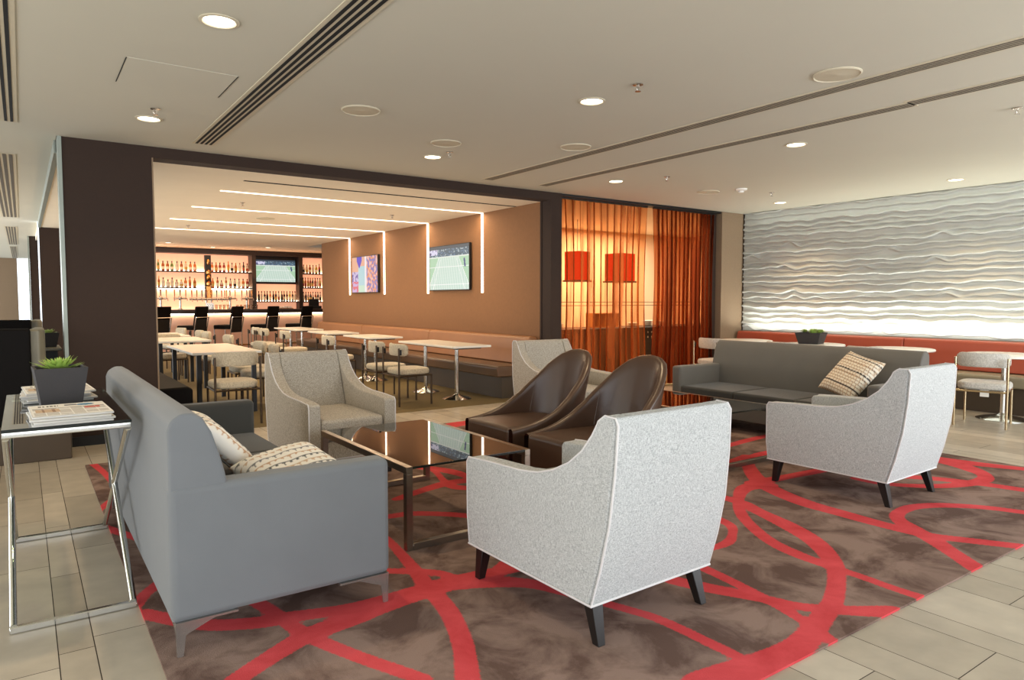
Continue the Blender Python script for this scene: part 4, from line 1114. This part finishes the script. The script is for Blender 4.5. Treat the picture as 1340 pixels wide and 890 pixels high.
# ------------------------------------------------------------------ curtains and servery
def curtain(label, x0, x1, pleats, z0, z1, dens, seed, pinch):
    t = thing('sheer_curtain', label, 'curtain', ((x0+x1)/2, YW+.12, 0)); xc = (x0+x1)/2; rnd = random.Random(seed)
    ph = [rnd.uniform(-.5, .5) for _ in range(60)]
    def f(u, v):
        q = 1-v                                   # 0 at the top
        s = u+.012*math.sin(u*31+q*2)+.01*math.sin(u*13+q*5)
        k = s*pleats; a = .036+.014*q
        y = a*math.sin(2*PI*k+ph[int(k) % 60]*q)+.012*math.sin(2*PI*k*2.3+q*3)
        x = x0+(x1-x0)*s+.012*math.sin(4*PI*k+q)
        x += pinch*math.sin(PI*min(1, q*1.1))*(u-.5)*-1
        return (x-xc, y, z0+(z1-z0)*v)
    mb = MB(); mb.grid(f, pleats*14, 26); mb.build('sheer_fabric', 'sheer_d' if dens > .6 else 'sheer', t, wn=False, ang=180)
    MB().box(x0-xc, x1-xc, -.018, .018, z1, z1+.02).build('heading_rail', 'black', t, smooth=False)
curtain('left sheer burnt orange curtain, wider and more see-through', 6.16, 7.93, 13, .02, 2.775, .5, 1, .10)
curtain('right sheer burnt orange curtain, gathered more densely', 8.07, 9.50, 14, .02, 2.775, .7, 2, .08)
def servery():
    t = thing('servery_counter', 'dark servery counter seen through the orange curtains', 'counter', (9.0, 9.45, 0))
    MB().box(-2.8, 3.4, -.35, .35, .0, .82).build('cabinet', 'dkwood', t, smooth=False)
    MB().box(-2.8, 3.42, -.38, .36, .82, .86, .003, 1).build('countertop', 'black', t)
    for px in (740, 797, 850):
        x = px_x(px, 9.1)-9.0
        for dx in (-.05, .05):
            for dz in (.66, .75): MB().box(x+dx-.014, x+dx+.014, -.36, -.351, dz, dz+.028).build('door_stud', 'silver', t, smooth=False)
servery()
def pigeon():
    x0, x1, y = 8.34, 8.96, 9.42; t = thing('pigeonhole_box', 'honey coloured pigeonhole box on the servery counter behind the curtain', 'shelf', ((x0+x1)/2, y, .861)); w = (x1-x0)/2
    MB().box(-w, w, .09, .10, 0, .26).build('back_panel', 'orangewood', t, smooth=False)
    for z in (0, .25): MB().box(-w, w, -.1, .09, z, z+.012).build('shelf_board', 'orangewood', t, smooth=False)
    for k in range(5): x = -w+2*w*k/4; MB().box(x-.006, x+.006, -.1, .09, .013, .249).build('divider', 'orangewood', t, smooth=False)
pigeon()
for k, (x, n) in enumerate(((7.25, 4), (7.55, 5), (9.35, 4), (9.75, 6), (10.15, 5))):
    t = thing('dish_stack', 'stack of white dishes, %s from the left on the servery counter' % ORD[k], 'dishes', (x, 9.35, .861), 0, 'white dishes on the servery counter')
    for q in range(n): MB().lathe([(.05, 0), (.11, .016), (.112, .02), (.05, .006)], (0, 0, q*.018), 20).build('dish', 'china', t, wn=False)
def rail():
    t = thing('glass_guard', 'thin wire and glass guard above the servery counter', 'guard', (9.0, 9.15, .861))
    for z in (.40, .46): MB().tube([(-2.6, 0, z), (3.2, 0, z)], .006, 6).build('wire', 'black', t, wn=False)
    for x in (-2.6, -1.6, -.3, 1.0, 2.2, 3.2): MB().tube([(x, 0, 0), (x, 0, .46)], .008, 6).build('post', 'black', t, wn=False)
rail()
for x, s, l in ((8.33, .16, 'left red square pendant shade glowing behind the curtain'), (9.40, .20, 'right red square pendant shade glowing behind the curtain')):
    t = thing('pendant_lamp', l, 'lamp', (x, 9.75, 1.72), R(10), 'red pendant shades behind the curtain')
    mb = MB()
    for a in range(4):
        c, q = [(1, 0), (0, 1), (-1, 0), (0, -1)][a]
        mb.box(c*s-.004-abs(q)*s, c*s+.004+abs(q)*s, q*s-.004-abs(c)*s, q*s+.004+abs(c)*s, 0, .52)
    mb.build('shade', 'red_shade', t, smooth=False)
    MB().tube([(0, 0, .50), (0, 0, HC-1.72)], .006, 6).tube([(-s, 0, .50), (s, 0, .50)], .004, 6).build('cord', 'black', t, wn=False)
    MB().box(-s-.03, s+.03, -s-.03, s+.03, -.03, -.001).box(-s-.02, s+.02, -s-.02, s+.02, -.001, .001).build('rim', 'dkwood', t, smooth=False)

# ------------------------------------------------------------------ the dark seating at the far left
def booth(label, loc, w, h, m2, wing):
    t = thing('high_back_booth', label, 'booth', loc)
    MB().box(-w, 0, 0, .10, .0, h, .02, 3).build('back_panel', 'blackleather', t)
    MB().prism([(-.02, .08), (.06, .08), (.105, .14), (.11, wing), (.03, wing), (-.02, .14)], .25 if h > 1 else .2, h-.01, 'z', .02, 3).build('side_wing', m2, t)
    MB().box(-w, .0, .102, .62, .12, .44, .03, 3).build('seat', 'blackleather', t)
    MB().box(-w+.02, .02, .13, .6, .0, .118).build('plinth', 'black', t, smooth=False)
booth('black high-backed leather booth with pale side wing, behind the glass console', (.05, 7.15, .001), 1.7, 1.11, 'oliveleather', .75)
booth('olive topped leather booth farther down the left aisle', (.08, 9.6, .001), 2.0, 1.13, 'oliveleather', .7)
tag(MB().box(-1.7, .31, 6.98, 7.10, .0, .30, .01, 2).build('low_bench', 'kick'), 'low taupe plinth bench seen under the glass console', 'bench')
def side_table():
    t = thing('side_table', 'small dark table behind the booth carrying a succulent', 'table', (.24, 8.3, .001))
    MB().box(-.14, .06, -.3, .3, .865, .89, .004, 1).build('tabletop', 'oliveleather', t)
    MB().box(-.10, .03, -.25, .25, .0, .864).build('base', 'black', t, smooth=False)
side_table()
make_planter('potted_succulent', 'small dark planter with succulent beside the pale pillar edge at the far left', (.20, 8.25, .892), R(5), .17, .12, .14, 'leaf2', 0)

# ------------------------------------------------------------------ ceiling fittings
def downlight(x, y, label, z=HC, r=.085, group='recessed downlights'):
    t = thing('downlight', label, 'downlight', (x, y, z), 0, group)
    MB().lathe([(r+.015, -.0005), (r+.016, -.006), (r, -.009), (r-.006, -.0005)], (0, 0, 0), 32).build('ring', 'ceilplate', t, wn=False)
    MB().lathe([(r-.007, -.0005), (r-.007, -.004), (.001, -.004)], (0, 0, 0), 32).build('lens', 'lamp', t, wn=False)
DL = [(.90, 3.965, 'recessed downlight nearest us at the upper left'), (.89, 6.384, 'recessed downlight at the left above the brown pillar'), (3.50, 6.384, 'recessed downlight above the middle of the bar opening'),
      (3.50, 3.942, 'recessed downlight near the centre of the ceiling'), (6.06, 6.37, 'recessed downlight in front of the curtain'), (6.04, 3.905, 'recessed downlight right of the two long ceiling grilles'),
      (9.40, 6.318, 'recessed downlight near the far corner of the wave relief wall'), (9.38, 3.896, 'recessed downlight close to the wave relief wall at the right')]
for x, y, l in DL: downlight(x, y, l)
downlight(2.9, 18.4, 'recessed light in the bar ceiling above the left bottles', HB+.015, .07, 'bar ceiling downlights')
downlight(5.3, 18.6, 'recessed light in the bar ceiling above the bar television', HB+.015, .07, 'bar ceiling downlights')
downlight(4.1, 19.3, 'recessed light in the bar ceiling above the tap column', HB+.015, .07, 'bar ceiling downlights')
def speaker(x, y, r, label, z=HC):
    t = thing('ceiling_speaker', label, 'speaker', (x, y, z), 0, 'round ceiling speakers')
    MB().lathe([(r, -.0005), (r, -.006), (r-.008, -.011), (r-.012, -.006)], (0, 0, 0), 40).build('ring', 'ceilplate', t, wn=False)
    MB().lathe([(r-.012, -.0005), (r-.013, -.006), (.012, -.008), (.001, -.010)], (0, 0, 0), 40).build('grille', 'ceilplate', t, wn=False)
speaker(2.20, 5.16, .15, 'round white ceiling speaker right of the black slotted grille')
speaker(3.30, 5.76, .145, 'round ceiling speaker plate beside a sprinkler above the bar opening')
speaker(4.40, 5.185, .15, 'round ceiling speaker touching the end of the long grille')
speaker(4.40, 2.56, .15, 'large round white ceiling speaker at the upper right')
speaker(7.68, 6.27, .15, 'round ceiling speaker plate above the curtain')
speaker(3.37, 11.93, .15, 'round ceiling speaker in the bar ceiling between the light strips', HB)
def sprinkler(x, y, label, z=HC):
    t = thing('sprinkler', label, 'sprinkler', (x, y, z), 0, 'ceiling sprinklers')
    MB().lathe([(.035, -.0005), (.035, -.006), (.014, -.012)], (0, 0, 0), 20).build('rose', 'silver', t, wn=False)
    MB().tube([(0, 0, -.01), (0, 0, -.045)], .006, 8).tube([(-.012, 0, -.012), (-.014, 0, -.03), (0, 0, -.046)], .003, 6).tube([(.012, 0, -.012), (.014, 0, -.03), (0, 0, -.046)], .003, 6).build('frame', 'silver', t, wn=False)
    MB().lathe([(.02, -.050), (.02, -.047)], (0, 0, 0), 16).build('deflector', 'silver', t, wn=False)
for x, y, l in [(.887, 6.03, 'ceiling sprinkler above the brown pillar'), (3.53, 6.09, 'ceiling sprinkler beside the speaker plate above the bar opening'), (3.49, 3.46, 'ceiling sprinkler near the centre of the ceiling'),
                (8.44, 5.81, 'ceiling sprinkler near the smoke detector at the right'), (6.34, 5.79, 'ceiling sprinkler in front of the orange curtain'), (6.29, 2.2, 'ceiling sprinkler at the right edge')]: sprinkler(x, y, l)
sprinkler(2.57, 10.2, 'nearer ceiling sprinkler inside the bar', HB); sprinkler(2.52, 13.83, 'farther ceiling sprinkler inside the bar', HB); sprinkler(4.9, 10.3, 'right ceiling sprinkler inside the bar', HB)
def smoke():
    t = thing('smoke_detector', 'white smoke detector on the ceiling right of the curtain', 'smoke detector', (7.83, 5.85, HC))
    MB().lathe([(.075, -.0005), (.075, -.018), (.05, -.03)], (0, 0, 0), 28).build('base', 'white', t, wn=False)
    MB().lathe([(.035, -.030), (.032, -.05), (.001, -.055)], (0, 0, 0), 20).build('sensor', 'white', t, wn=False)
smoke()
def grille(label, x0, x1, y0, y1, n, mslot, sw=.5, group=None, skew=0):
    t = thing('slot_grille', label, 'vent', ((x0+x1)/2, (y0+y1)/2, HC), skew, group); w = (x1-x0)/2; l = (y1-y0)/2
    MB().box(-w-.018, w+.018, -l-.018, l+.018, -.005, .001).build('flange', 'ceilplate', t, smooth=False)
    p = 2*w/n
    for k in range(n): x = -w+p*(k+.5); MB().box(x-p*sw/2, x+p*sw/2, -l, l, -.007, -.0052).build('slot', mslot, t, smooth=False)
grille('wide ceiling grille with four black slots left of the bar opening', 1.365, 1.525, -1.5, 7.10, 4, 'slot', .55)
grille('left of two long grey slotted ceiling grilles at the right', 4.64, 4.76, -1.5, 7.17, 4, 'slotgrey', .5)
grille('right of two long grey slotted ceiling grilles at the right', 5.46, 5.58, 2.62, 7.14, 4, 'slotgrey', .5)
grille('short nearer run of the right long ceiling grille', 5.42, 5.54, -1.5, 2.60, 4, 'slotgrey', .5)
grille('black ceiling grille at the upper left edge of the ceiling', -.08, .0, 2.0, 7.12, 2, 'slot', .5)
grille('slotted ceiling grille down the left aisle, nearest of its row', -.23, -.02, 8.72, 15.2, 4, 'slotgrey', .6)
grille('middle slotted ceiling grille down the left aisle', -.23, -.05, 17.2, 22.6, 4, 'slotgrey', .6)
grille('farthest slotted ceiling grille down the left aisle', -.22, -.08, 23.4, 30.0, 4, 'slotgrey', .6)
def hatch(label, x0, x1, y0, y1, lines):
    t = thing('access_panel', label, 'ceiling panel', ((x0+x1)/2, (y0+y1)/2, HC)); w, l = (x1-x0)/2, (y1-y0)/2
    MB().box(-w, w, -l, l, -.002, .001).build('panel', 'ceil', t, smooth=False)
    for a in lines: MB().box(a*w-.003, a*w+.003, -l, l, -.0028, -.0021).build('joint', 'slot', t, smooth=False)
hatch('square ceiling access panel between the upper left downlights', .566, 1.215, 4.86, 5.44, (-1, 1))

# ------------------------------------------------------------------ light
def area(name, loc, rot, sx, sy, power, col, spread=None):
    l = D.lights.new(name, 'AREA'); l.shape = 'RECTANGLE'; l.size = sx; l.size_y = sy; l.energy = power; l.color = [c for c in s2l(col)]
    if spread: l.spread = R(spread)
    o = D.objects.new(name, l); COL.objects.link(o); o.location = loc; o.rotation_euler = rot; return o
def spot(name, loc, power, col, size=100, blend=.8, rad=.06):
    l = D.lights.new(name, 'SPOT'); l.energy = power; l.color = s2l(col); l.spot_size = R(size); l.spot_blend = blend; l.shadow_soft_size = rad
    o = D.objects.new(name, l); COL.objects.link(o); o.location = loc; return o
area('daylight_south', (2.0, -2.4, 1.4), (R(99), 0, 0), 13, 2.3, 335, (240, 247, 255))       # faces +y, slightly up
area('daylight_south_right', (7.8, -2.4, 1.5), (R(93), 0, R(2)), 4.2, 2.3, 230, (244, 249, 255))
area('daylight_west', (-4.35, 2.6, 1.4), (R(98), 0, R(-90)), 10, 2.3, 310, (250, 250, 248))   # faces +x
area('daylight_aisle', (-4.35, 20.0, 1.4), (R(98), 0, R(-90)), 18, 2.4, 900, (248, 252, 255))
for x, y, l in DL: spot('downlight_beam', (x, y, HC-.03), 62, (255, 222, 176), 110)
# bar: strips give the glow, areas carry the bulk
for y in (9.25, 11.04, 12.87, 14.66): area('bar_strip_glow', (4.0, y, HB-.02), (0, 0, 0), 3.8, .06, 38, (255, 226, 186))
area('bar_floor_bounce', (3.4, 12.0, .9), (PI, 0, 0), 4.6, 8, 54, (255, 226, 194))
area('bar_end_glow', (4.2, 18.5, HB-.03), (0, 0, 0), 6, 1.2, 60, (255, 200, 150))
area('bar_end_up', (4.2, 19.7, 2.0), (PI, 0, 0), 6, .6, 18, (255, 170, 110))
# wave wall: cove behind the bench lighting upwards and a slim one along the ceiling
area('wave_cove_low', (9.96, 2.5, .87), (PI, R(9), 0), .05, 9.6, 84, (250, 255, 246))
area('wave_cove_top', (9.95, 2.5, HC-.02), (0, R(-12), 0),   .04, 9.6, 7, (246, 255, 244))
# servery
area('servery_ceiling', (8.8, 9.6, HC-.05), (0, 0, 0), 4.5, 2.2, 430, (255, 232, 204))
w = D.worlds.new('sky'); bpy.context.scene.world = w; w.use_nodes = True
bg = w.node_tree.nodes['Background']; sk = w.node_tree.nodes.new('ShaderNodeTexSky'); sk.sky_type = 'HOSEK_WILKIE'; sk.turbidity = 5; sk.sun_direction = (.3, -.6, .7)
w.node_tree.links.new(sk.outputs[0], bg.inputs[0]); bg.inputs[1].default_value = .6

cam = D.cameras.new('camera'); co = D.objects.new('camera', cam); COL.objects.link(co)
cam.sensor_width = 36; cam.lens = 909/1340*36; cam.clip_end = 200; cam.clip_start = .05
co.location = (0, 0, 1.35); co.rotation_euler = (R(90-3.257), 0, R(-35.16))
sc = bpy.context.scene; sc.camera = co
sc.view_settings.view_transform = 'Standard'; sc.view_settings.look = 'None'; sc.view_settings.exposure = 0; sc.view_settings.gamma = 1
sc.cycles.use_denoising = True; sc.cycles.max_bounces = 8; sc.cycles.transparent_max_bounces = 16
sc.cycles.diffuse_bounces = 4; sc.cycles.glossy_bounces = 4; sc.cycles.caustics_reflective = False; sc.cycles.caustics_refractive = False
sc.cycles.sample_clamp_indirect = 6
